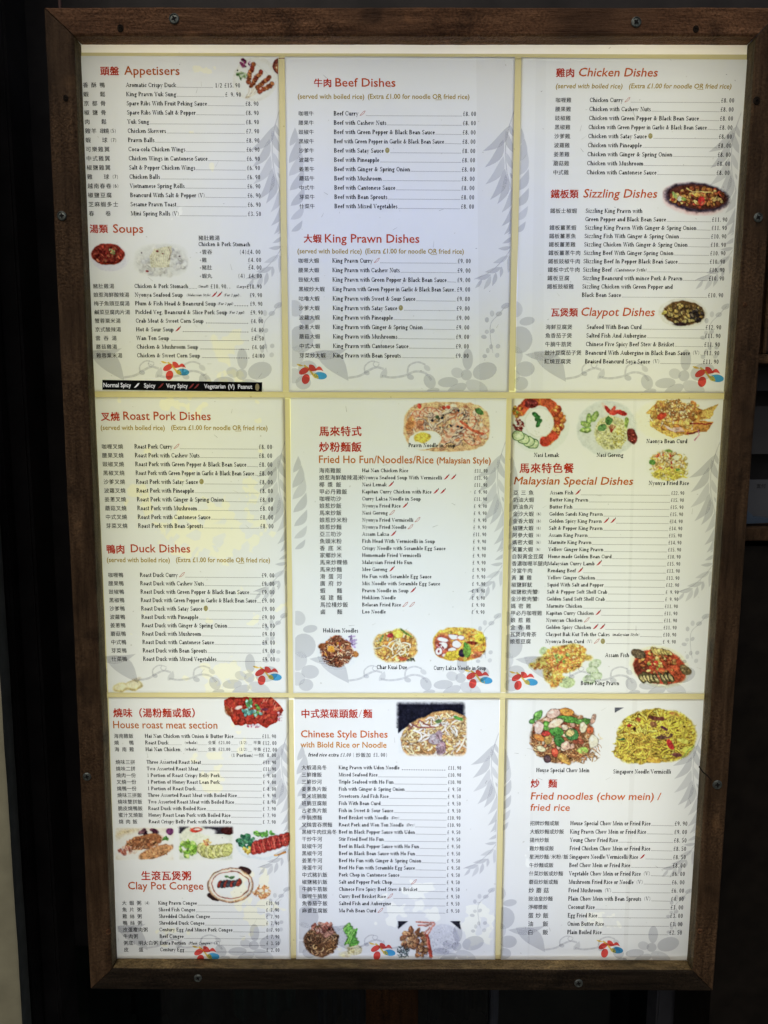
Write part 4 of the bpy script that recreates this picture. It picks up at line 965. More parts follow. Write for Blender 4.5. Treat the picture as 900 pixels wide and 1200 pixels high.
# ------------------------------------------------------------------ food pictures: printed colour, painted cell by cell on a fine mesh
class Pic:
    def __init__(s, x0, y0, x1, y1, seed, cell=.62):
        s.x0, s.y0, s.x1, s.y1 = x0, y0, x1, y1
        s.nx, s.ny = int((x1-x0)/cell), int((y1-y0)/cell)
        s.X, s.Y = np.meshgrid(np.linspace(x0, x1, s.nx), np.linspace(y0, y1, s.ny))
        s.c = np.full((s.ny, s.nx, 3), 255.0); s.m = np.ones((s.ny, s.nx)); s.rg = np.random.default_rng(seed)
        s.X0, s.Y0 = s.X, s.Y
        s.X = s.X0 + .42*s.fld(5) + .16*s.fld(2); s.Y = s.Y0 + .42*s.fld(5) + .16*s.fld(2)
    def fld(s, size):
        gx, gy = int((s.x1-s.x0)/size)+3, int((s.y1-s.y0)/size)+3; g = s.rg.normal(0, 1, (gy, gx))
        u = (s.X0-s.x0)/size; v = (s.Y0-s.y0)/size; i = u.astype(int); j = v.astype(int); a = u-i; b = v-j; a = a*a*(3-2*a); b = b*b*(3-2*b)
        return (g[j,i]*(1-a)+g[j,i+1]*a)*(1-b)+(g[j+1,i]*(1-a)+g[j+1,i+1]*a)*b
    def put(s, mask, col, a=1.0):
        k = (mask*a*s.m)[..., None]; s.c = s.c*(1-k) + np.array(col, float)*k
    def emask(s, cx, cy, rx, ry, rot=0, soft=.5):
        c, q = math.cos(R(rot)), math.sin(R(rot)); dx, dy = s.X-cx, s.Y-cy
        u, v = (dx*c+dy*q)/rx, (-dx*q+dy*c)/ry; d = (np.sqrt(u*u+v*v)-1)*min(rx, ry)
        return np.clip(.5-d/max(soft, .3), 0, 1)
    def ell(s, cx, cy, rx, ry, col, rot=0, soft=.6, a=1.0, edge=None):
        if edge is not None: s.put(s.emask(cx, cy, rx+.7, ry+.7, rot, soft), edge, a*.8)
        s.put(s.emask(cx, cy, rx, ry, rot, soft), col, a)
    def line(s, pts, w, col, a=1.0, soft=.7):
        d = np.full(s.X.shape, 1e9)
        for (ax, ay), (bx, by) in zip(pts[:-1], pts[1:]):
            vx, vy = bx-ax, by-ay; L = vx*vx+vy*vy+1e-9
            t = np.clip(((s.X-ax)*vx+(s.Y-ay)*vy)/L, 0, 1)
            d = np.minimum(d, np.hypot(s.X-ax-t*vx, s.Y-ay-t*vy))
        s.put(np.clip((w/2-d)/soft+.5, 0, 1), col, a)
    def poly(s, pts, col, a=1.0):
        ins = np.zeros(s.X.shape, bool); n = len(pts)
        for i in range(n):
            (xa, ya), (xb, yb) = pts[i], pts[(i+1)%n]
            if ya == yb: continue
            cr = ((ya > s.Y) != (yb > s.Y)) & (s.X < (xb-xa)*(s.Y-ya)/(yb-ya)+xa); ins ^= cr
        s.put(ins.astype(float), col, a)
    def rnd(s, pal): return pal[s.rg.integers(len(pal))]
    def within(s, cx, cy, rx, ry):
        a = s.rg.uniform(0, 2*math.pi); r_ = math.sqrt(s.rg.uniform(0, 1)); return cx+rx*r_*math.cos(a), cy+ry*r_*math.sin(a)
    def blobs(s, n, reg_, r0, r1, pal, dark=(70,40,25), hi=True, a=1):
        for _ in range(n):
            x, y = s.within(*reg_); rx, ry = s.rg.uniform(r0, r1), s.rg.uniform(r0, r1)*.7; ro = s.rg.uniform(0, 180); c = np.array(s.rnd(pal), float)*s.rg.uniform(.85,1.08)
            if dark is not None: s.ell(x+.3, y+.6, rx+.5, ry+.5, dark, ro, .8, .55*a)
            s.ell(x, y, rx, ry, np.minimum(c, 255), ro, .6, a)
            if hi: s.ell(x-.3*rx, y-.4*ry, rx*.4, ry*.35, np.minimum(c*1.25+25, 255), ro, .6, .55*a)
    def strands(s, n, reg_, L, w, pal, curl=1.2, dark=(90,50,20), a=1):
        keep_ = s.m; cx_, cy_, rx_, ry_ = reg_; s.m = s.m*s.emask(cx_, cy_, rx_+1.5, ry_+1.5, 0, 1.5)
        for _ in range(n):
            x, y = s.within(*reg_); th = s.rg.uniform(0, 2*math.pi); k = s.rg.uniform(-curl, curl)/5; pts = [(x, y)]
            for _i in range(6):
                th += k + s.rg.normal(0, .12); x += math.cos(th)*L/6; y += math.sin(th)*L/6*.8; pts.append((x, y))
            c = np.minimum(np.array(s.rnd(pal), float)*s.rg.uniform(.82, 1.1), 255)
            if dark is not None: s.line([(p+.25, q+.5) for p, q in pts], w+.7, dark, .5*a)
            s.line(pts, w, c, a); s.line([(p-.1, q-.2) for p, q in pts], w*.35, np.minimum(c*1.2+18, 255), .5*a)
        s.m = keep_
    def noise(s, amt):
        d = np.clip((246-s.c.min(2))/130, 0, 1)
        s.c = np.clip(s.c*(1+d*s.rg.normal(0, amt*1.6, s.X.shape)+d*s.fld(1.6)*.10)[..., None], 0, 255)
    def only(s, mask):   # keep the picture inside a soft outline, film white outside
        s.c = 255 - (255-s.c)*mask[..., None]
    def build(s, key, label):
        d = np.clip((235-s.c.min(2))/90, 0, 1)*(s.c.mean(2) < 235)
        s.c = np.clip(s.c*(1+(d*(s.fld(4)*.09+s.fld(1.2)*.08))[..., None]), 0, 255)
        p_ = np.pad(s.c, ((1,1),(1,1),(0,0)), mode='edge'); b_ = (p_[:-2]+2*p_[1:-1]+p_[2:])/4; b_ = (b_[:,:-2]+2*b_[:,1:-1]+b_[:,2:])/4; s.c = .6*s.c+.4*b_
        w_ = s.c.copy()
        for _ in range(14):
            p_ = np.pad(w_, ((1,1),(1,1),(0,0)), mode='edge'); w_ = (p_[:-2]+2*p_[1:-1]+p_[2:])/4; w_ = (w_[:,:-2]+2*w_[:,1:-1]+w_[:,2:])/4
        dk = np.clip((225-s.c.min(2))/60, 0, 1)[..., None]; s.c = np.clip(s.c + .28*dk*(s.c - w_), 12, 255)
        s.c = 255*(s.c/255)**.95
        lin = np.clip(s2l(s.c)/s2l((243,243,244)), 0, 1); g_ = lin.mean(2, keepdims=True); lin = np.clip(g_ + (lin-g_)*.88, 0, 1); lin[s.c.min(2) > 250] = 1
        nx, ny = s.nx, s.ny
        a, b_, c_, d = at(s.x0,s.y0), at(s.x1,s.y0), at(s.x1,s.y1), at(s.x0,s.y1)
        u = (s.X0-s.x0)/(s.x1-s.x0); v = (s.Y0-s.y0)/(s.y1-s.y0)
        XX = (a.x*(1-u)+b_.x*u)*(1-v)+(d.x*(1-u)+c_.x*u)*v; ZZ = (a.z*(1-u)+b_.z*u)*(1-v)+(d.z*(1-u)+c_.z*u)*v
        white = (lin.min(2) > .985)
        idx = np.arange(nx*ny).reshape(ny, nx)
        keep = ~(white[:-1,:-1] & white[1:,:-1] & white[:-1,1:] & white[1:,1:])
        q = np.stack([idx[:-1,:-1], idx[1:,:-1], idx[1:,1:], idx[:-1,1:]], -1)[keep]
        used = np.unique(q); re = np.full(nx*ny, -1); re[used] = np.arange(len(used))
        V = np.stack([XX.ravel(), np.full(nx*ny, -.0010), ZZ.ravel()], -1)[used]
        o = mesh_obj('food_picture', V, re[q].tolist(), INK, sheets[key], cols=lin.reshape(-1, 3)[used]); o['label'] = label
        return o

BR = [(150,85,40),(175,105,50),(120,62,30),(200,130,60)]
NOOD = [(205,160,90),(225,185,115),(180,125,60),(150,92,45)]
# 1 satay skewers
p = Pic(272,64,326,121,1)
p.ell(299,93,26,27,(238,236,228),40,1.6); p.ell(298,93,22,23,(246,244,238),40,2); p.line([(295,71),(312,84),(322,98)],.6,(205,203,200),.5)
for t in ((302,100),(305,104),(296,97)): p.line([(288,115.5),t],.5,(205,185,150)); p.line([(290,115.5),(t[0]+3,t[1]+1)],.5,(215,195,160))
p.blobs(8,(285,74,3.4,4.6),1.2,2.2,[(140,40,95),(170,70,125),(110,25,70)],(80,20,50)); p.blobs(3,(292.5,75,1.6,2.6),1,1.8,[(150,50,110),(205,165,205)],None)
p.blobs(6,(284,88,5,4),1.5,2.6,[(190,205,160),(150,185,120),(215,225,190)],(120,150,100)); p.ell(278.5,83,1,1.2,(20,40,20)); p.ell(279,88,1.3,1,(50,100,45)); p.line([(281,90),(283,94)],.9,(60,110,55))
for (xa,ya,xb,yb) in ((291,96,297,76),(295,100,306,84),(301,103,316,92),(304,108,319,99)):
    for k in range(8):
        u = k/7; p.ell(xa+(xb-xa)*u+p.rg.normal(0,.5), ya+(yb-ya)*u+p.rg.normal(0,.5), 2.3,1.9, p.rnd([(175,98,48),(200,125,62),(150,75,38),(160,60,40)]), p.rg.uniform(0,90), .8, .95, edge=(110,50,30))
p.ell(306,106,3.4,3.2,(180,85,50),0,.8,1,(120,40,30)); p.ell(305.6,104.6,1,1.2,(235,205,180))
p.ell(328,78,8.2,9.6,(120,55,45),0,.8); p.ell(327.5,80,5.6,6.4,(170,110,70),0,1); p.blobs(6,(324,80,2.5,5),.8,1.6,[(225,190,140),(190,120,80),(140,60,50)],None)
p.noise(.04); p.build((0,0),'printed satay skewers on a white plate')
# 2 red soup bowl
p = Pic(104,282,152,322,2)
p.ell(129,302,22,15.5,(244,243,250),4,1.5,1,(215,212,225)); p.ell(129,304.5,19.5,13.5,(225,222,238),4,2,.7); p.ell(127,298,20.6,13.4,(236,232,236),2,1)
p.ell(127,298.3,19.6,12.6,(140,45,32),2,1); p.blobs(40,(127,299,17,10),1.2,2.8,[(160,50,35),(130,30,25),(185,75,50),(105,25,22),(170,90,60)],(70,15,15)); p.blobs(10,(131,295,5,3),.8,1.5,[(130,140,80),(170,170,110)],None)
p.noise(.04); p.build((0,0),'printed white bowl of red curry soup')
# 3 wonton
p = Pic(150,280,226,330,3)
p.ell(190,305,36,22,(226,226,222),0,9,.9); p.blobs(70,(190,306,30,17),2,4.6,[(232,230,222),(215,212,205),(240,238,232),(205,205,210)],(185,182,180),True,.75)
for k in range(10): x = 178+k*2.2; p.line([(x,313),(x-2+k*.3,302),(x+3,292-.3*k)],1.6,(232,226,188),.9); p.line([(x+.9,313),(x-1+k*.3,302),(x+4,292-.3*k)],.4,(190,178,140),.8)
for q in ((184.5,294,1.6),(191,297,1.1),(173,318,1.6),(165.5,296.5,1),(211,300.5,1)): p.ell(q[0],q[1],q[2],q[2]*.7,(150,50,50) if q[0]<200 and q[0]>170 else (60,40,50))
p.line([(198,290),(200,298),(198,305)],.7,(110,80,80),.7)
mk = np.clip((36-np.abs(p.X-188))/7,0,1)*np.clip((24-np.abs(p.Y-305))/6,0,1); p.only(mk); p.noise(.03); p.build((0,0),'printed pale wonton dumplings in clear soup')
# 4 sizzling plate
p = Pic(776,211,860,253,4)
p.ell(813,234,37,18,(232,150,150),8,6,.6); p.ell(816,231.5,38,17,(60,48,66),6,3); p.ell(817,231,34.5,14,(90,45,35),6,2)
p.blobs(110,(817,231,31,11.5),1.5,3.6,[(190,120,50),(215,165,80),(160,85,40),(205,150,60),(180,70,40),(225,190,110),(140,70,35)],(75,35,20))
p.ell(796,233,3,3,(225,225,205)); p.ell(790,228,2,4,(150,170,90),-30); p.ell(801,233.5,3.6,2,(150,175,80),20); p.ell(822,235.5,4,5.6,(205,40,35),-10); p.ell(823,238,1.5,2,(225,110,80))
p.line([(804,221),(812,225),(832,225)],1.3,(230,205,120)); p.noise(.05); p.build((2,0),'printed sizzling plate of chicken and peppers')
# 5 claypot
p = Pic(769,348,829,386,5)
p.ell(800,367,28,17,(236,235,228),3,2,1,(214,212,200)); p.ell(801,367,24.5,14.2,(110,80,45),3,1.5)
p.blobs(80,(801,367,22,12),1.4,3.8,[(150,120,60),(185,155,80),(95,70,45),(120,90,50),(200,180,110)],(45,32,28)); p.blobs(24,(816,368,7,8),1.2,2.6,[(70,60,60),(50,42,45),(110,95,80)],(25,20,25)); p.ell(786,379,2.6,1.4,(240,240,240)); p.ell(778,367,3,2,(205,190,90),-20)
p.ell(797,380,9,2,(55,38,42),3,1.5); p.noise(.05); p.build((2,0),'printed bowl of dark braised beef')
# 6 prawn noodle soup
p = Pic(471,468,576,533,6)
mk = np.clip(1.03-(np.abs((p.X-523.5)/51)**3.2+np.abs((p.Y-500)/29.5)**3.0),0,.13)/.13
p.c[:] = (238,190,140); p.blobs(90,(523,500,48,26),2.5,6,[(240,205,175),(235,180,140),(225,140,100),(245,220,195),(230,150,110)],(190,110,80))
p.strands(80,(525,500,42,22),16,1.5,[(235,215,195),(215,190,175),(190,165,155),(240,200,170)],2.5,(90,60,60))
for (cx,cy,rr,a0) in ((492,489,8,150),(503,486,9,170),(545,492,10,330),(560,500,11,20),(556,512,10,60)):
    for k in range(12):
        a = R(a0+k*16); p.ell(cx+rr*math.cos(a), cy+rr*.7*math.sin(a), 3, 2.4, (245,210,185) if k%2 else (235,160,125), 0, .8, .95)
    p.line([(cx+rr*1.3*math.cos(R(a0+k*16)), cy+rr*.95*math.sin(R(a0+k*16))) for k in range(12)],.8,(200,70,50),.7)
for k in range(9): p.ell(518+k*2.6, 518-k*2.9, 5.5-.3*k, 4.2-.2*k, (232,160,130) if k%2 else (244,205,180), -45, .8)
p.blobs(14,(528,492,30,12),1,2.4,[(60,60,75),(95,95,90),(70,85,60)],None,False); p.ell(562,482,5.5,3.2,(90,135,75),30); p.blobs(4,(500,477,26,1.5),2,3.5,[(215,70,50)],None)
p.line([(540,494),(552,503),(566,508)],3,(215,100,65)); p.ell(481,497,5,10,(225,140,70),10,2,.8)
p.ell(498,515.5,19,11,(252,250,244),-6,.8,1,(215,175,120)); p.ell(495,512.5,9.2,5.8,(236,206,70),-4,1,1,(225,190,60))
p.only(mk); p.noise(.04); p.build((1,1),'printed prawn noodle soup with half a boiled egg')
# 7 nasi lemak
p = Pic(599,467,668,533,7)
p.ell(632,499,36,33,(232,236,234),0,3,.9); 
th_ = [R(-150+k*9.5) for k in range(24)]
for a in th_: p.ell(630+27*math.cos(a)*.86, 494+25*math.sin(a), 6, 6, p.rnd([(205,60,35),(220,120,45),(190,80,40),(215,90,45)]), 0, 1.4)
p.blobs(34,(653,492,7,15),1.6,4,[(225,140,60),(205,100,40),(235,175,90),(190,70,35)],(150,50,25)); p.ell(647,512,7,5,(215,70,40),-20,1)
p.ell(622,473,7.5,5.5,(120,40,40),0,1); p.blobs(14,(622,473,6,4),1,1.8,[(140,50,50),(95,28,32)],None); p.blobs(16,(606,482,6,6),1.4,2.8,[(235,190,60),(220,140,45),(240,205,95),(120,140,60)],(150,70,30)); p.blobs(40,(607.5,498,6.5,7),.7,1.3,[(130,30,30),(225,190,170),(160,50,45)],(90,20,20),False)
p.ell(632,495,16.5,16.5,(248,248,242),0,1.2,1,(215,213,200)); p.blobs(60,(632,496,14,14),.6,1.2,[(255,255,250),(236,236,228)],None,False,.6)
for (x,y) in ((627,486),(632,494),(629.5,490),(631,497)): p.ell(x,y,3.6,2.2,(60,120,65),40 if y<490 else -60,.6,1,(50,95,55))
for (x,y) in ((624,519.5),(619,517),(613,514),(607,510.5)): p.ell(x,y,7.6,6.4,(70,110,60),10,.8); p.ell(x,y,6.7,5.6,(205,220,175),10,.8); p.ell(x,y,3.4,2.8,(222,232,200),10,1.6)
p.noise(.025); p.build((2,1),'printed nasi lemak, white rice dome ringed by curry')
# 8 nasi goreng
p = Pic(673,467,749,536,8)
p.ell(711,502,36,33,(216,222,224),0,3,.9); p.ell(711,502,31,28,(224,228,228),0,2,.7)
for (x,y,ro) in ((697,488,-60),(690,491,-85),(686,497,20),(686,504,-5)): p.ell(x,y,6.2,2.7,(150,185,95),ro,.7,1,(105,140,70)); p.ell(x,y,4,1.3,(190,212,140),ro,.8)
for (x,y,ro,c) in ((708,477,60,(232,215,205)),(712,480,50,(190,45,40)),(718,481,-60,(205,80,65)),(722,483,-20,(215,60,50)),(729,484,12,(180,40,40))): p.ell(x,y,6,2.3,c,ro,.7)
p.ell(716,507,20,20,(222,222,178),0,1.5); p.blobs(260,(715,506,18,19),.7,1.5,[(240,240,215),(225,225,180),(205,205,130),(236,232,200)],(190,185,120),False,.9); p.blobs(60,(726,514,8,12),.7,1.4,[(185,175,80),(205,195,110)],None,False); p.ell(734,495,2.5,7,(150,175,90),5)
p.ell(705,501,4.8,3.6,(105,150,90),-20,.6,1,(80,120,70)); p.ell(713,493,4,3.8,(90,140,75),-50,.6,1,(70,110,60)); 
for k in range(5): p.line([(716,506),(713+k*2,497+abs(k-2))],.7,(190,60,45))
p.ell(740,511,5,8.5,(130,50,45),-20,1,1,(100,30,30)); p.blobs(14,(740,512,3.4,5.5),.7,1.3,[(170,90,80),(110,35,35)],None,False)
p.noise(.025); p.build((2,1),'printed nasi goreng, pale fried rice on a grey plate')
# 9 bean curd
p = Pic(741,467,846,519,9)
p.ell(785,492,44,26,(244,240,220),0,6,.75)
for (pts_,c) in (([(757,484),(770,470),(792,468),(780,488),(764,486)],(225,180,90)),([(760,490),(775,500),(800,510),(788,514),(762,500)],(232,190,95)),([(806,478),(824,480),(842,473),(832,490),(812,494)],(228,185,95)),([(812,492),(836,494),(828,506),(812,505)],(215,150,70)),([(790,500),(812,498),(806,510),(792,508)],(220,160,70))): p.poly(pts_, c)
p.blobs(110,(793,486,32,17),1.6,4.5,[(230,185,95),(240,205,125),(215,160,70),(205,130,60),(236,196,110)],(150,85,35)); p.blobs(140,(792,480,22,12),.8,1.8,[(235,215,160),(215,180,110),(245,235,200),(190,130,80)],(140,80,40),False)
p.ell(775,488,6,4,(190,60,35),-30,1); p.line([(808,496),(820,497),(834,496)],1.4,(160,45,35)); p.ell(812,506,8,2.6,(130,45,40),-12,.8,1); p.ell(812,505,6,1.6,(225,165,80),-12,.8)
for k in range(5): p.line([(778+k,498+k*1.1),(786+k,502+k),(797+k,501+k)],.7,(240,230,235)); p.line([(778+k,498.6+k*1.1),(786+k,502.6+k),(797+k,501.6+k)],.4,(150,70,100),.8)
p.line([(817,503),(819,510),(813,516)],1.2,(190,120,150)); p.noise(.05); p.build((2,1),'printed golden bean curd with red onion')
# 10 nyonya fried rice
p = Pic(753,523,812,566,10)
p.ell(782,545,28,21,(236,238,236),0,4,.8)
p.strands(60,(783,545,23,17),12,1.1,[(232,205,80),(240,222,120),(215,190,70),(225,210,130)],2.5,(170,140,50)); p.blobs(120,(781,542,19,14),.8,1.8,[(240,220,170),(225,195,130),(235,205,150),(245,235,200),(230,190,100)],(160,110,60),False)
p.blobs(12,(777,540,16,11),1,2.4,[(190,60,45),(215,110,70),(160,50,40)],None); p.ell(764,541.5,3.8,3.5,(100,145,70),0,.8); p.ell(793.5,551.5,3.6,3,(110,150,75),0,.8); p.ell(783,528.5,4.5,1.6,(130,160,80),5,.8); p.ell(792,536,3.8,3.4,(235,238,215),0,1)
p.strands(40,(785,556,20,6),12,.9,[(232,210,60),(240,225,100)],2,(180,150,50)); p.noise(.04); p.build((2,1),'printed yellow fried rice with herbs')
# 11 hokkien noodles
p = Pic(370,738,424,787,11)
p.ell(396,763,27,23,(235,238,246),0,4,.8); p.blobs(30,(412,752,7,9),1,2.2,[(150,120,180),(190,165,210),(130,95,150)],None,False,.8)
p.ell(395,764,18,17,(130,70,45),0,2); p.ell(379,757,6,3.6,(160,90,40),-10,1); p.ell(416,766,4.5,4,(190,125,60),0,1)
p.strands(110,(395,763,18,17),12,1.1,[(205,140,90),(170,100,60),(225,175,130),(140,75,45),(230,200,170)],3,(85,35,25)); p.blobs(12,(393,762,15,14),1,2.2,[(215,140,40),(160,60,35),(120,50,35)],None); p.ell(388,760,4,3.4,(228,150,30),0,.8); p.blobs(14,(383,772,6,5),.7,1.5,[(90,45,60),(240,230,230)],None,False)
p.noise(.05); p.build((1,1),'printed dark brown hokkien noodles')
# 12 char kuai due
p = Pic(434,733,493,778,12)
p.c[:] = 255; p.ell(463,757,27,21,(225,180,95),0,3)
p.blobs(110,(464,757,24,17),1.5,3.8,[(240,200,80),(225,170,70),(200,125,50),(245,220,130),(215,150,60)],(130,75,35)); p.strands(26,(462,757,22,14),14,1.3,[(250,240,210),(235,225,185)],2,(150,110,60))
p.ell(466,742,6,5.4,(240,205,70),0,.8,1,(215,165,50)); p.ell(457,744.5,3.6,2.6,(195,55,55),0,.8); p.line([(469,737),(476,742),(482,746)],2.2,(120,150,60)); p.line([(446,751),(449,744)],2,(120,155,80)); p.ell(484,763,5,5,(235,175,80),0,1); p.ell(472,771,6,2,(185,85,45),5,1); p.blobs(8,(481,774,6,2),1,2,[(110,120,80),(80,80,70)],None)
mk = np.clip((28-np.abs(p.X-463.5))/5,0,1)*np.clip((22-np.abs(p.Y-756))/5,0,1); mk[(p.Y < 745-(p.X-440)*.35)] *= .25
p.only(mk); p.noise(.04); p.build((1,1),'printed yellow flat noodles with egg')
# 13 curry laksa
p = Pic(505,733,572,776,13)
mk = np.clip(1.04-(np.abs((p.X-538.5)/31.5)**2.8+np.abs((p.Y-754.5)/20)**2.6),0,.16)/.16
p.c[:] = (245,190,70); p.blobs(70,(540,755,29,18),2,4.6,[(250,200,60),(245,175,50),(240,150,50),(250,215,90)],(200,110,40))
p.strands(60,(556,752,14,14),12,1.3,[(250,195,60),(245,165,50),(250,215,110)],2.5,(210,110,30)); p.ell(563,748,7,6,(248,218,40),0,2,.8)
p.ell(519,756,10,14,(175,70,60),0,3,.8)
for (x,y,rx,ry) in ((532,747,6,3),(519,750.5,6,2.6),(519.5,757,5,3.6),(535,756,5.4,4.2),(530,763,4.2,3.4),(514,764,4,4),(522,769,4,2.2),(540,748,4,2.4)): p.ell(x,y-1.2,rx,ry,(250,246,246),10,.8,1,(150,70,75))
p.blobs(10,(515,761,6,6),1,1.8,[(160,50,60),(225,170,175)],None); p.ell(530,768,9.5,5.2,(240,205,40),-8,1,1,(215,140,30)); p.ell(541,765,3.8,4.5,(60,45,60),0,1); p.ell(553,753,5.5,2,(150,55,30),5,1)
p.ell(547,762,4.4,7.5,(125,170,60),0,.8,1,(90,130,50)); p.ell(546,756,2.2,4,(100,160,60),-10); p.ell(560,768,6.5,4.5,(245,150,90),0,1); p.strands(14,(560,768,6,4),7,1,[(250,170,110),(235,120,60)],3,(220,90,50))
p.only(mk); p.noise(.03); p.build((1,1),'printed orange curry laksa bowl')
# 14 butter king prawn
p = Pic(619,752,707,809,14)
p.ell(637,763,5.5,5.5,(200,218,170),0,1); p.ell(663,799,11,7,(205,222,165),0,1.4); 
for (x,y,ro) in ((697,777,-20),(694,785,15),(698,792,-10),(690,796,20)): p.ell(x,y,7,4.4,(205,220,185),ro,.8,1,(165,190,140)); p.ell(x,y,4.5,2.6,(222,232,205),ro,1)
for (cx,cy,rx,ry) in ((660,772,24,16),(648,786,12,16),(672,766,14,12),(630,780,11,3.6),(649,797,5,9),(688,770,6,3.5),(640,775,13,7)): p.ell(cx,cy,rx,ry,(238,200,90),0,3)
for (cx,cy,rx,ry,n) in ((660,771,23,15,160),(650,788,10,15,50),(630,780,10,3,14),(672,764,13,10,40)): p.blobs(n,(cx,cy,rx,ry),.9,2.3,[(245,215,100),(235,180,60),(250,230,140),(225,150,60),(240,195,80)],(205,115,50),True)
p.strands(22,(660,774,20,14),8,.7,[(225,120,60),(210,90,50)],2,None); p.blobs(7,(660,770,14,7),1.6,2.8,[(150,175,70),(180,195,100)],(110,130,50)); p.line([(653,783),(656,776),(662,772)],.9,(200,60,30)); p.line([(654,775),(659,777)],.8,(200,60,30))
p.noise(.04); p.build((2,1),'printed crisp golden butter prawns')
# 15 assam fish
p = Pic(736,753,812,810,15)
p.ell(773,781,36,24,(244,238,205),12,3,.9); p.ell(773,781,31,20,(190,70,35),12,2); p.ell(787,790,16,10,(215,90,45),10,2); p.ell(752,783,9,12,(120,50,35),-20,2)
p.blobs(60,(770,777,21,15),1.4,3.2,[(200,110,50),(225,165,80),(180,80,40),(235,200,120),(150,110,60)],(90,40,20))
for k in range(9): p.ell(752+k*4.2, 795-.2*k+p.rg.normal(0,1.2), 5.6,2.8,(105,95,60),55,.8,1,(70,60,40)); p.ell(752+k*4.2, 795-.2*k, 4,1.7,(210,190,130),55,.8)
for k in range(6): p.ell(765+k*3.8, 762+.6*k, 3.8,1.9,(215,190,110),70-k*6,.8,1,(110,90,50))
p.ell(748,766,8,4.6,(110,92,70),20,1,1,(70,55,45)); p.ell(803,785,7,4.2,(150,125,80),40,1,1,(100,80,50)); p.blobs(10,(768,780,12,8),1.4,2.6,[(205,50,35),(225,160,60),(150,160,70)],None); p.line([(762,770),(775,800)],2,(190,60,40),.7); p.line([(778,778),(790,790)],3,(205,80,40),.8)
p.noise(.05); p.build((2,1),'printed whole fish in red assam sauce')
# 16 roast pork slices
p = Pic(258,816,339,855,16)
pts_ = [(262,821),(270,817),(318,816.5),(326,823),(333,832),(324,846),(312,853),(303,848),(275,850),(268,838),(264,830)]
p.poly(pts_,(170,45,30)); m0 = (p.c.mean(2) < 200).astype(float); p.m = m0
for k in range(70):
    x = p.rg.uniform(262,332); y = p.rg.uniform(818,850); dx = p.rg.uniform(-3,1) if x < 300 else p.rg.uniform(1,6); p.line([(x,y),(x+dx,y+p.rg.uniform(3,8)*(1 if x < 300 else -.7))],p.rg.uniform(.8,2.6),p.rnd([(190,55,35),(150,30,25),(210,85,50),(120,30,22),(225,120,80),(180,70,35)]),.85)
for k in range(14): x = p.rg.uniform(270,330); y = p.rg.uniform(820,848); p.line([(x,y),(x+(2 if x>300 else -1),y+5*(1 if x<300 else -1))],.6,(240,190,160),.8)
p.m = np.ones_like(p.m); p.ell(267,833,3,7,(140,75,30),-20,1.4,.7); p.blobs(14,(292,825,3.5,8),1.4,2.6,[(130,190,180),(90,150,80),(150,200,190),(110,160,60)],(70,110,80)); p.blobs(8,(301,833,5,7),1.6,2.6,[(120,165,60),(150,195,190),(90,140,60)],(70,100,60)); p.blobs(10,(290,834,6,3),1.4,2.6,[(120,180,175),(90,160,150)],(60,100,100)); p.ell(280,829,4,2,(238,225,220),-15,1); p.ell(310,831,4,1.6,(110,40,60),5,1)
p.blobs(16,(298,850,8,2.4),.8,1.6,[(225,200,220),(190,90,120)],None,False); p.blobs(12,(328,840,3,6),.8,1.6,[(225,200,215),(200,120,140)],None,False); p.noise(.05); p.build((0,2),'printed glossy red roast meat slices')
# 17-19 the row of three
def box_fade(p, s=3): p.only(np.clip((p.X0-p.x0)/s,0,1)*np.clip((p.x1-p.X0)/s,0,1)*np.clip((p.Y0-p.y0)/s,0,1)*np.clip((p.y1-p.Y0)/s,0,1))
p = Pic(134,968,205.5,1009,17); p.c[:] = (238,228,212); p.ell(150,978,14,6,(232,205,150),-10,5,.8); p.ell(172,992,40,19,(246,243,240),0,4,.9)
p.blobs(14,(174,974,10,3),1.6,3,[(110,60,80),(70,35,50),(150,100,110)],(50,25,40)); p.ell(199,974,5,4,(130,60,120),0,1); p.blobs(8,(193,981,4,3),1.4,2.4,[(80,130,60),(110,150,80)],None)
p.ell(169,986,22,8.5,(175,110,65),-14,1.5); p.blobs(50,(168,986,19,7),1.2,3,[(190,125,80),(160,95,55),(205,145,95)],(120,70,45)); p.ell(183,998,20,6,(210,150,95),-18,1.2,1,(170,105,60)); p.blobs(40,(183,998,18,4),.8,1.6,[(220,165,110),(195,130,80)],None,False); p.blobs(14,(147,995,7,6),1.4,2.8,[(225,170,150),(190,110,90)],(150,80,70))
for k in range(5): p.line([(152+k*1.5,1000),(149+k*5,991)],.7,(225,190,160)); 
box_fade(p); p.noise(.03); p.build((0,2),'printed roast duck and crispy pork on a plate')
p = Pic(208.5,967,274.5,1009,18); p.c[:] = (225,228,215); p.ell(241,992,34,16,(243,243,238),0,4,.9); p.c[p.Y < 977] = (55,50,60); p.ell(229,981,17,14,(236,238,215),0,2); p.ell(230,972,7,3,(215,60,40),0,1); p.ell(231,971,4,1,(245,230,220))
p.ell(268,973,9,4.5,(70,30,30),0,1); p.ell(244,975,9,4,(240,240,240),0,2)
p.blobs(50,(221,994,11,9),1.4,3,[(150,200,70),(180,220,110),(120,175,50)],(110,150,50),True,.9)
for k in range(8): p.ell(237+k*4.3,998-abs(k-3)*.8,5.4,7.4,(205,205,120) if k%2 else (222,220,150),-20+k*7,1,1,(135,130,60))
p.blobs(16,(243,986,6,4),1,2.2,[(235,190,110),(225,150,90)],None); box_fade(p); p.noise(.03); p.build((0,2),'printed sliced pale chicken with lettuce and rice')
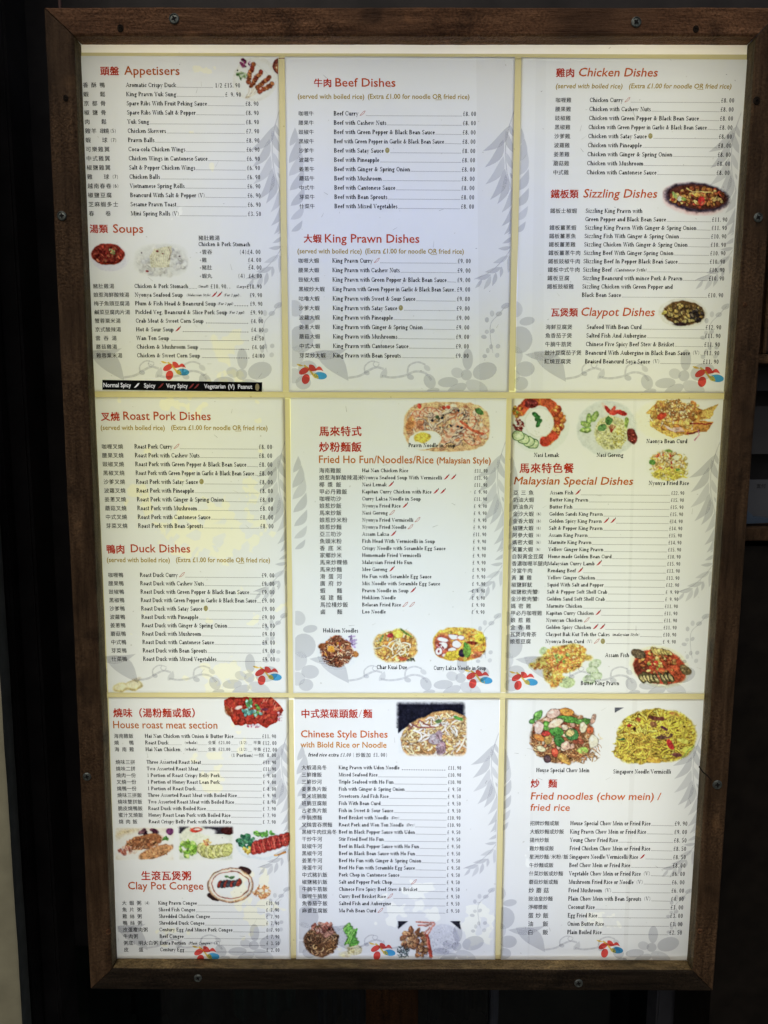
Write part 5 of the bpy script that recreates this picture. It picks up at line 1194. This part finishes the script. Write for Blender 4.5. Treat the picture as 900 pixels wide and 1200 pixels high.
p = Pic(275,970,341,1009,19); p.ell(308,991,32,17,(226,233,240),0,2); p.ell(308,990,28,14,(244,246,248),0,1.5); p.blobs(30,(287,985,9,7),1.6,3.4,[(60,130,90),(90,160,110),(50,110,80)],(40,90,70)); p.blobs(16,(310,976,13,2.6),1.4,3,[(130,190,80),(100,170,70)],(80,130,60)); p.blobs(12,(290,996,6,3.5),1.4,2.6,[(240,215,90),(235,190,60)],None); p.line([(322,1002),(334,998)],2,(225,150,60))
for k in range(7): p.ell(299+k*6,993-k*1.6,5,8,(165,40,35) if k%2 else (190,60,45),15,1,1,(110,25,25)); p.line([(296+k*6,988-k*1.6),(299+k*6,998-k*1.6)],1,(225,130,105),.7)
box_fade(p,2); p.noise(.03); p.build((0,2),'printed red barbecue pork with greens on a white plate')
# 20 claypot
p = Pic(241,1014,322,1058,20)
p.ell(250,1051,8,3.6,(60,40,40),25,1); p.ell(287,1019.5,8,4,(70,45,45),20,1); p.ell(270,1037,26.5,20,(205,165,130),0,1,1,(110,70,55)); p.ell(270,1036.5,25,18.6,(240,236,225),0,1); p.ell(270,1036.5,22.4,16.4,(150,60,45),0,.8,.85); p.ell(270,1036.5,21.4,15.4,(240,240,234),0,1)
p.ell(270,1036,20,14,(247,247,243),0,2)
for k in range(7): p.ell(258+k*3.6,1036.5-abs(k-4)*.2-k*.4,2.4,4.2,(70,70,80) if k%2 else (150,55,45),30,.7,1,(50,45,55))
p.ell(266,1027,3,1.6,(110,150,100),20); p.ell(271.5,1027.5,3,1.6,(90,130,85),-15); 
p.strands(40,(306.5,1044.5,9,7),7,.9,[(235,170,100),(225,140,80),(245,210,160)],3,(195,110,60)); p.ell(306,1043,2.6,2,(245,235,225),0,1)
p.noise(.02); p.build((0,2),'printed clay pot of white congee beside a small prawn')
# 21 flat noodles on black
p = Pic(462,820,548,888,21)
blk = np.clip((p.X0-463)/5,0,1)*np.clip((546.5-p.X0)/5,0,1)*np.clip((p.Y0-821)/5,0,1); p.put(blk*(p.Y < 868), (28,28,42))
p.ell(506,893,62,49,(238,240,242),-14,1.2); 
p.c[(p.Y > 853+.0*p.X) & (p.X < 466)] = 255
hm = np.clip(1.05-(((p.X-510)/40)**2+((p.Y-868)/(30))**2),0,.12)/.12; hm2 = np.clip(1.05-(((p.X-522)/30)**2+((p.Y-852)/20)**2),0,.12)/.12; p.put(np.maximum(hm,hm2),(200,150,90))
p.m = np.maximum(hm,hm2)
p.strands(170,(508,868,40,22),20,2.0,[(235,200,130),(225,180,100),(245,220,165),(205,150,85),(240,228,205)],3,(130,80,45)); p.strands(60,(522,850,26,13),16,1.8,[(240,215,160),(225,190,130),(245,238,225)],3,(120,75,45)); p.strands(16,(508,855,32,14),18,1.6,[(248,244,238)],1.5,(150,110,90)); p.strands(7,(498,852,20,7),14,1.8,[(150,90,80)],1,None)
p.m = np.ones_like(p.m); p.ell(537,841,6,2,(90,150,60),25,.8); p.ell(514,845,4,2.2,(110,140,80),-20,.8)
p.ell(510,866,8,6,(190,175,182),-20,1,1,(120,90,95)); p.ell(514,861,4,5.5,(170,140,150),20,1); p.ell(517,876,5.4,8,(165,130,140),10,1,1,(105,70,80)); p.blobs(24,(512,869,6,8),.7,1.4,[(205,190,195),(150,115,125)],None,False)
mk = np.clip((p.X0-462)/3,0,1)*np.clip((548-p.X0)/3,0,1)*np.clip((887-p.Y0)/5,0,1); p.only(mk); p.noise(.04); p.build((1,2),'printed fried flat noodles with beef on a black ground')
# 22 dark noodles with pak choi
p = Pic(351,1076,430,1124,22)
p.ell(392,1102,38,22,(238,238,240),0,5,.8); p.ell(376,1102,20,18,(130,90,60),-8,2)
p.strands(120,(377,1102,19,17),13,1.1,[(175,125,80),(140,95,58),(205,160,110),(110,72,45)],2.5,(70,42,28)); 
for k in range(7): p.ell(407+k*1.8-(3 if k>3 else 0),1086+k*3.2,6,2.6,p.rnd([(110,185,70),(80,150,55),(150,210,100)]),-50+k*4,.9,1,(70,120,50))
for k in range(5): p.line([(404+k*2,1106-k),(412+k*1.6,1092-k)],2.2,(150,205,95) if k%2 else (90,165,60))
p.blobs(30,(380,1086,14,6),1.4,3.4,[(205,140,120),(180,105,85),(225,170,145)],(110,60,50)); p.ell(385,1094,7,3.2,(200,140,115),-20,1,1,(130,80,60))
p.ell(417,1113,7,5.5,(240,228,185),-15,1.4,1,(220,200,150)); p.ell(405,1118,8,3.5,(238,226,190),0,1.4,.9); p.blobs(8,(413,1114,7,4),1.5,3,[(244,235,200),(232,215,160)],None,True,.8)
p.noise(.05); p.build((1,2),'printed dark noodles with pak choi and dumplings')
# 23 meat on rice
p = Pic(465,1076,541,1124,23)
for cx in (1,-1):
    e0 = 466 if cx > 0 else 539.5; x = np.abs(p.X0-e0); y = p.Y0-1079
    p.put(np.clip((13-x-y*1.25)/2,0,1)*(y>0)*(x>=0)*np.clip((p.X-465.5)/2,0,1)*np.clip((540.5-p.X)/2,0,1), (50,50,62))
p.ell(503,1103,38,24,(242,242,244),0,1.5); p.ell(520,1100,18,18,(222,222,232),0,2); p.blobs(300,(520,1100,17,16),.5,1.1,[(244,244,250),(205,205,218),(232,232,240)],None,False,.8)
p.blobs(50,(486,1100,15,13),2,4,[(175,120,75),(200,145,95),(150,95,60),(215,170,120)],(95,55,40)); p.blobs(16,(492,1112,8,8),2,3.6,[(170,115,70),(195,140,90)],(90,50,40)); 
for (x0_,y0_,x1_,y1_) in ((488,1080,508,1081),(490,1084,506,1083),(500,1096,509,1083),(497,1094,504,1086)): p.line([(x0_,y0_),(x1_,y1_)],2,(195,110,95)); p.line([(x0_,y0_-.5),(x1_,y1_-.5)],.8,(235,190,170))
p.line([(500,1096),(503,1108),(505,1121)],4.2,(190,75,55)); p.line([(500,1098),(502,1110)],1.2,(225,140,110)); p.strands(40,(472,1115,8,6),6,.8,[(70,90,90),(40,55,60),(120,135,135)],1.5,None,.8)
p.only(np.clip((1124.2-p.Y)/4,0,1)); p.noise(.04); p.build((1,2),'printed fried meat beside a mound of rice')
# 24 house special chow mein
p = Pic(612,825,712,902,24)
p.ell(656,864,48,37,(238,242,248),0,6,.7); p.ell(659,864,38,30,(150,100,60),0,3)
p.strands(170,(659,868,37,25),15,1.0,[(205,150,90),(170,110,60),(225,185,130),(140,85,45)],3,(85,50,35)); p.strands(14,(694,872,12,14),16,.8,[(215,180,140),(190,140,100)],3,None)
p.blobs(60,(656,856,32,22),2.2,5,[(225,175,150),(205,150,110),(235,215,185),(190,120,80),(150,75,50),(230,200,170)],(95,55,40))
for (x,y,rx,ry,ro,c) in ((630,838,7,3.2,-50,(110,165,80)),(623,845,3,2.5,0,(90,145,70)),(665,842,13,3.6,8,(90,150,60)),(684,845,10,3,-6,(100,155,70)),(640,850,4,5,0,(110,170,70)),(652,857,8,5,5,(80,145,60)),(655,868,5,7,-30,(70,130,60)),(670,860,8,6.5,20,(75,130,70)),(668,858,5,4,0,(215,190,120)),(682,879,6.5,3.8,-20,(170,205,90)),(664,834,8,4,10,(235,155,60)),(632,864,7,3.4,20,(235,140,55)),(642,866,4.4,6,10,(195,155,80)),(639,859,5,2.6,0,(205,60,50)),(650,881,3.6,5,-10,(225,80,50)),(691,855,4,4,0,(230,110,60)),(661,889,9,4,40,(215,160,70)),(634,877,5,3,20,(235,225,180)),(631,852,5,7,0,(236,205,195)),(651,847,9,4.4,-25,(240,215,185)),(648,836,8,5,-20,(235,195,180)),(683,852,4,6,0,(236,222,190)),(695,868,5,7,-10,(240,232,210)),(663,873,5,5,0,(235,190,165)),(695,842,2.5,6,20,(215,170,150)),(641,889,4,4,0,(90,65,70))):
    p.ell(x,y,rx,ry,c,ro,.8,1,tuple(.55*q for q in c)); p.ell(x-.3*rx,y-.35*ry,rx*.4,ry*.3,tuple(min(255,q*1.25+20) for q in c),ro,.8,.6)
p.strands(30,(684,886,16,6),13,.9,[(205,155,95),(165,105,55)],2,(90,55,35)); p.noise(.04); p.build((2,2),'printed chow mein with mixed vegetables and prawns')
# 25 yellow vermicelli
p = Pic(716,824,822,901,25)
p.ell(768,864,50,38,(242,243,246),0,5,.6); p.X, xk_ = p.X0, p.X; p.Y, yk_ = p.Y0, p.Y; p.poly([(720,828.5),(731.5,828.5),(720,835)],(110,112,125)); p.X, p.Y = xk_, yk_
for q in ((768,860,44,29),(752,870,30,24),(782,862,34,30),(740,880,18,14)): p.ell(*q,(222,196,60),0,3)
mk0 = (p.c[...,2] < 150).astype(float)
p.blobs(120,(768,862,42,28),1.5,4,[(150,110,35),(175,130,40),(120,85,35)],(80,55,25),False); p.strands(230,(768,862,44,30),26,1.5,[(240,215,50),(228,198,48),(210,175,50),(250,232,95)],2.2,(105,75,22)); p.strands(60,(748,877,30,16),24,1.4,[(236,212,60),(220,190,60),(200,160,50)],3,(130,95,30))
for (x,y,rx,ry,ro,c) in ((770,841,11,2.6,5,(120,65,50)),(778,853,5,2.8,20,(95,50,60)),(779,862,10,3.8,-10,(110,75,60)),(765,848,4,4,-50,(150,100,60)),(748,842,3,2,20,(190,90,50)),(737,850,2.6,1.8,0,(180,60,45)),(743,854,1.8,2.4,0,(90,60,40)),(785,872,3.4,6.6,-25,(200,45,40)),(793,884,6,2.4,5,(120,70,60)),(728,866,4.5,1.1,0,(70,110,70)),(800,868,7,3,15,(245,235,90)),(804,878,6,3.4,-15,(245,232,80)),(766,890,9,3.4,5,(230,180,60)),(802,858,4,5,10,(210,190,60)),(789,836,8,2,12,(190,130,60))):
    p.ell(x,y,rx,ry,c,ro,.8,1)
p.line([(813,873),(805,880),(798,888)],1.3,(150,175,80)); p.strands(40,(790,850,24,16),14,1.0,[(240,215,60),(215,185,60)],3,None,.8); p.noise(.05); p.build((2,2),'printed bright yellow vermicelli with a red pepper slice')
# the peanut printed on the pork and duck sheet
P = Print(); o_ = tuple(s2l((232,222,178))); i_ = tuple(s2l((246,240,214)))
pn = Pic(128,788,172,816,26); pn.ell(142,805.5,10,5.4,(206,188,128),-6,1.6); pn.ell(157,803,10.5,6.2,(206,188,128),-4,1.6); pn.ell(142,804.6,8,3.6,(238,228,190),-6,2); pn.ell(157,802,8.6,4.4,(240,231,196),-4,2); pn.ell(160,796,6,2,(170,150,120),-20,2,.5)
pn.only((pn.Y < 811.5).astype(float)); pn.build((0,1),'printed peanut in its shell')

# yellow printed borders between the sheets and the bare diffuser strip above them
YELM = translucent_sheet('yellow_border_film', (.53,.46,.245), grime=True)
DIFM = translucent_sheet('bare_white_diffuser', (.97,.90,.80), grime=True)
def quadpart(name, pts, mat, Y=.0012):
    V = [tuple(at(x, y, Y)) for x, y in pts]; n = 30
    a, b, c, d = [Vector(v) for v in V]; VV, FF = [], []
    for i in range(n+1):
        u = i/n; VV += [tuple(a.lerp(b, u)), tuple(d.lerp(c, u))]
    FF = [(2*i, 2*i+1, 2*i+3, 2*i+2) for i in range(n)]
    return mesh_obj(name, VV, FF, mat, case)
quadpart('border_strip', [(85,61.6),(885,64),(885,71),(85,66.5)], YELM)
quadpart('border_strip', [(100,458),(860,459),(860,468.2),(100,466.6)], YELM, .0014)
quadpart('border_strip', [(115,811),(840,812),(840,820.5),(115,818)], YELM, .0014)
for (xa0,xb0,xa1,xb1) in ((325.5,334.5,340,348),(602.6,612.2,579,588)):
    def at_y(y, p, q): return p + (q-p)*(y-60)/1068
    for (y0_, y1_) in ((69,458.2),(467.4,811.4),(819.5,1128)):
        quadpart('border_strip', [(at_y(y0_,xa0,xa1),y0_),(at_y(y1_,xa0,xa1),y1_),(at_y(y1_,xb0,xb1),y1_),(at_y(y0_,xb0,xb1),y0_)], YELM, .0015)
quadpart('diffuser_strip', [(80,44),(892,44),(892,64.6),(80,62.2)], DIFM, .0020)
quadpart('diffuser_strip', [(128,1118),(818,1118),(818,1134),(128,1134)], DIFM, .0024)
for (xa_, ya_, xb_, yb_) in ((92.5,62,111,459),(111.3,466,127,812),(127.3,817,137,1124)):
    quadpart('diffuser_strip', [(xa_-8,ya_),(xb_-8,yb_),(xb_+1,yb_),(xa_+1,ya_)], YELM, .0026)
# right edge: black strip painted in for the shade of the gap
quadpart('gap_shade_strip', [(876.5,52),(890,52),(817,1128),(808.5,1128)], black, .0010)

# ------------------------------------------------------------------ surroundings
dark = plain('near_black_painted_board', (.030,.026,.024), .55, var=.4, scale=14, spec=.25)
dark2 = plain('dark_brown_painted_wood', (.035,.019,.010), .6, var=.4, scale=20, spec=.25)
BY = .20
a, b, c, d = at(-500,-500,BY), at(1400,-500,BY), at(1400,1700,BY), at(-500,1700,BY)
# wall with an opening below the light box
zo = at(450,1110,BY).z
def wallbox(name, x0, x1, z0, z1, y0, y1, mat): 
    v, f = box_vf(x0, x1, y0, y1, z0, z1); return mesh_obj(name, v, f, mat)
w = wallbox('wall', -6, 6, zo, 4.5, BY, BY+.12, dark); structure(w)
w = wallbox('floor', -40, 40, -.05, 0.0, -60, 3, plain('grey_paving', (.10,.095,.09), .8, scale=6)); structure(w)
# vertical boards of the dark wall left of the case
lb = thing('door_frame', 'black painted door frame between the pale pillar and the light box', 'door frame', (at(45,900,.12).x, .12, 0))
xa, xb = at(14,1200,.10).x, at(62,1200,.10).x
for (u0, u1, y) in ((.0,.30,.10),(.34,.52,.115),(.56,1.0,.13)):
    x0, x1 = xa+(xb-xa)*u0, xa+(xb-xa)*u1
    bevel_box('jamb_board', x0, x1, y, BY, 0.0, 3.2, dark, lb, .004)
# pale plaster pillar at the lower left
pil = thing('plaster_pillar', 'pale greenish plaster pillar at the lower left edge of the picture', 'pillar', (at(0,1200,0).x-.1, 0, 0))
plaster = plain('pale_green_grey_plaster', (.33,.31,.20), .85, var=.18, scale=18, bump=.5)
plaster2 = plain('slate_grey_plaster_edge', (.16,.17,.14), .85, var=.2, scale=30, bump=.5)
px0 = at(12.5,1000,-.02).x; px1 = at(22.5,1000,.015).x
# front face in two tones: the pale face, then a bevelled slate edge turning back
V, F = [], []
nz = 120
prof = [(px0-.5, -.02), (px0-.06, -.02), (px0-.004, -.020), (px0, -.018), (px1-.002, .010), (px1, .02), (px1-.01, .03)]
for i in range(nz+1):
    z = 3.0*i/nz
    for (x, y) in prof:
        n_ = hnoise(x*3, y*10, z*9)*.0008 + hnoise(x*9, y*30, z*90)*.0005
        V.append((x + n_, y - n_*.4, z))
k_ = len(prof)
F = [(i*k_+j, i*k_+j+1, (i+1)*k_+j+1, (i+1)*k_+j) for i in range(nz) for j in range(k_-1)]
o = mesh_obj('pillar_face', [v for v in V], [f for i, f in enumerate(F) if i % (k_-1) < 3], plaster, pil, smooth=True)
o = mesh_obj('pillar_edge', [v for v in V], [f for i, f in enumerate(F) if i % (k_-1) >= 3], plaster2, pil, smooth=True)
# thin conduit above the top left corner
c0 = at(70,0,.12)
cd = mesh_obj('conduit', *(lambda VF: VF)((lambda: ( [(c0.x+.0022*math.cos(a_), .12+.0022*math.sin(a_), z) for z in (c0.z-.04, c0.z+.6) for a_ in [2*math.pi*k/10 for k in range(10)]], [(k, (k+1)%10, 10+(k+1)%10, 10+k) for k in range(10)] ))()), plain('reddish_brown_conduit', (.10,.05,.04), .5))
cd['label'] = 'thin reddish conduit rising above the top left corner of the frame'; cd['category'] = 'conduit'

# cabinet with notices to the right of the case
cab = thing('notice_cabinet', 'brown wooden notice shelf just right of the light box, cut by the picture edge', 'cabinet', (at(915,520,.06).x, .06, at(915,617,.06).z-.03))
x0c = at(872,500,.06).x; x1c = x0c + .42
def zc(y): return at(890, y, .06).z
bevel_box('cabinet_door', x0c+.004, x1c, .062, .09, zc(413), zc(250), dark2, cab, .002)
bevel_box('cabinet_post', at(893.5,380,.06).x, at(897,380,.06).x, .052, .07, zc(415), zc(250), wood_v, cab, .001)
bevel_box('cabinet_shelf', x0c, x1c, .045, .16, zc(427), zc(416), wood_v, cab, .0015)
bevel_box('cabinet_shelf', x0c, x1c, .045, .16, zc(632), zc(618), wood_v, cab, .0015)
mesh_obj('cabinet_back', *box_vf(x0c, x1c, .15, .158, zc(618), zc(427)), dark, cab)
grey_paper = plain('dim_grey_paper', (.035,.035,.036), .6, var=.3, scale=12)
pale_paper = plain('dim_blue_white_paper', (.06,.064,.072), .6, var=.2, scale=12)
def notice(x0, y0, x1, y1, Y, mat, label):
    v = [tuple(at(a_, b_, Y)) for a_, b_ in ((x0,y1),(x1,y1),(x1,y0),(x0,y0))]
    v += [(p[0], p[1]+.0015, p[2]) for p in v]
    o = mesh_obj('notice_sheet', v, [(0,1,2,3),(7,6,5,4),(0,4,5,1),(1,5,6,2),(2,6,7,3),(3,7,4,0)], mat); o['label'] = label; o['category'] = 'notice'; return o
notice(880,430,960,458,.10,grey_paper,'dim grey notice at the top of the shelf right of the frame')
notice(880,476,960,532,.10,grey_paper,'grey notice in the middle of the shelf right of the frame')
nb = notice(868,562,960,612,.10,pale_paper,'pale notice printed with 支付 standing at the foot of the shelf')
r2 = text_meshes({'z': ('支付', .0, 0)})
V, F = r2['z']; pa = at(886,566,.10); kz = .0058
o = mesh_obj('notice_lettering', [(pa.x + p_[0]*kz/ADV*1.25, .0985, pa.z - .004 + (p_[1]/ADV-.4)*kz*1.25) for p_ in V], F, black); o.parent = nb
# crumpled blue bag corner on the shelf
V = [tuple(at(*q, .07)) for q in ((870,590),(876,598),(884,606),(900,607),(920,612),(870,614))]
V += [(p[0], p[1]+.02, p[2]) for p in V]
o = mesh_obj('folded_plastic_bag', V, [(0,5,4,3,2,1),(0,1,7,6),(1,2,8,7),(2,3,9,8),(3,4,10,9)], plain('blue_grey_plastic', (.04,.06,.09), .35, var=.3)); o['label'] = 'folded blue grey plastic bag lying on the lower shelf beside the frame'; o['category'] = 'bag'
wallbox('cupboard_body', at(868,640,.06).x, at(868,640,.06).x+.5, at(868,1500,.06).z, zc(640), .06, .19, dark2)
o = bpy.data.objects['cupboard_body']; o.data.materials[0] = plain('black_cupboard_paint', (.010,.008,.006), .5, var=.4, spec=.15); o['label'] = 'black cupboard standing under the notice shelf'; o['category'] = 'cupboard'

# window recess below the light box
win = thing('window', 'dark window below the light box with curtains behind it', 'window', (at(450,1180,.3).x, .3, .3))
v, f = box_vf(-5.9, 5.9, .295, .299, .3, zo+.1); 
glass, nt, out = nodemat('dark_window_glass'); g1 = N(nt,'ShaderNodeBsdfTransparent'); g2 = N(nt,'ShaderNodeBsdfGlossy'); g2.inputs['Roughness'].default_value = .03; mxs = N(nt,'ShaderNodeMixShader'); mxs.inputs[0].default_value = .04
g1.inputs[0].default_value = (.7,.75,.74,1); nt.links.new(g1.outputs[0], mxs.inputs[1]); nt.links.new(g2.outputs[0], mxs.inputs[2]); nt.links.new(mxs.outputs[0], out.inputs[0])
mesh_obj('pane', v, f, glass, win)
bevel_box('sill', -5.9, 5.9, .20, .34, .26, .30, dark2, win, .004)
bevel_box('mullion', at(574,1180,.29).x, at(583,1180,.29).x, .275, .31, .3, zo+.05, plain('slate_blue_frame', (.03,.035,.045), .5), win, .003)
structure(wallbox('room_back_wall', -6, 6, 0, 2.4, 1.2, 1.25, dark))
structure(wallbox('room_ceiling', -6, 6, 2.36, 2.4, .32, 1.2, dark))
structure(wallbox('lower_wall', -6, 6, 0, .26, .2, .32, dark))
def post(name, x0, x1, y, mat, label, cat):
    xa_, xb_ = at(x0,1180,y).x, at(x1,1180,y).x
    v, f = box_vf(xa_, xb_, y, y+.05, .0, zo+.1); o = mesh_obj(name, v, f, mat)
    bm = bmesh.new(); bm.from_mesh(o.data); bmesh.ops.bevel(bm, geom=bm.edges[:], offset=.003, segments=2, affect='EDGES'); bm.to_mesh(o.data); bm.free()
    o['label'] = label; o['category'] = cat
post('wooden_post', 429, 490, .205, wood('orange_brown_wood', (14,14,1.2), (.02,.009,.003), (.04,.018,.006), (.06,.027,.009)), 'orange brown wooden post below the middle of the light box', 'post')
post('metal_post', 770, 812, .205, plain('dark_blue_grey_metal', (.045,.047,.055), .5, var=.15), 'dark blue grey post below the lower right corner of the light box', 'post')
def curtain(x0, x1, y, mat, label, seed):
    xa_, xb_ = at(x0,1180,y).x, at(x1,1180,y).x; n = 60; V, F = [], []
    for i in range(2):
        for k in range(n+1):
            u = k/n; V.append((xa_+(xb_-xa_)*u, y+.018*math.sin(u*(xb_-xa_)*95+seed)+.006*math.sin(u*37+seed), (.32, zo+.06)[i]))
    F = [(k, k+1, n+2+k, n+1+k) for k in range(n)]
    o = mesh_obj('curtain', V, F, mat, smooth=True); o['label'] = label; o['category'] = 'curtain'
    so = o.modifiers.new('thickness', 'SOLIDIFY'); so.thickness = .002
curtain(150, 262, .40, plain('dark_grey_cloth', (.030,.032,.036), .9), 'dark grey folded curtain at the left behind the window', 1)
curtain(270, 345, .42, plain('dark_teal_cloth', (.018,.055,.050), .9), 'dark teal curtain left of the orange brown post', 2)
curtain(372, 428, .40, plain('dark_navy_cloth', (.020,.034,.060), .9), 'dark navy curtain directly beside the orange brown post', 3)
curtain(500, 570, .42, plain('black_green_cloth', (.010,.022,.024), .9), 'blackish green curtain right of the orange brown post', 4)

for o in list(COL.objects):
    if '_base' in o: del o['_base']
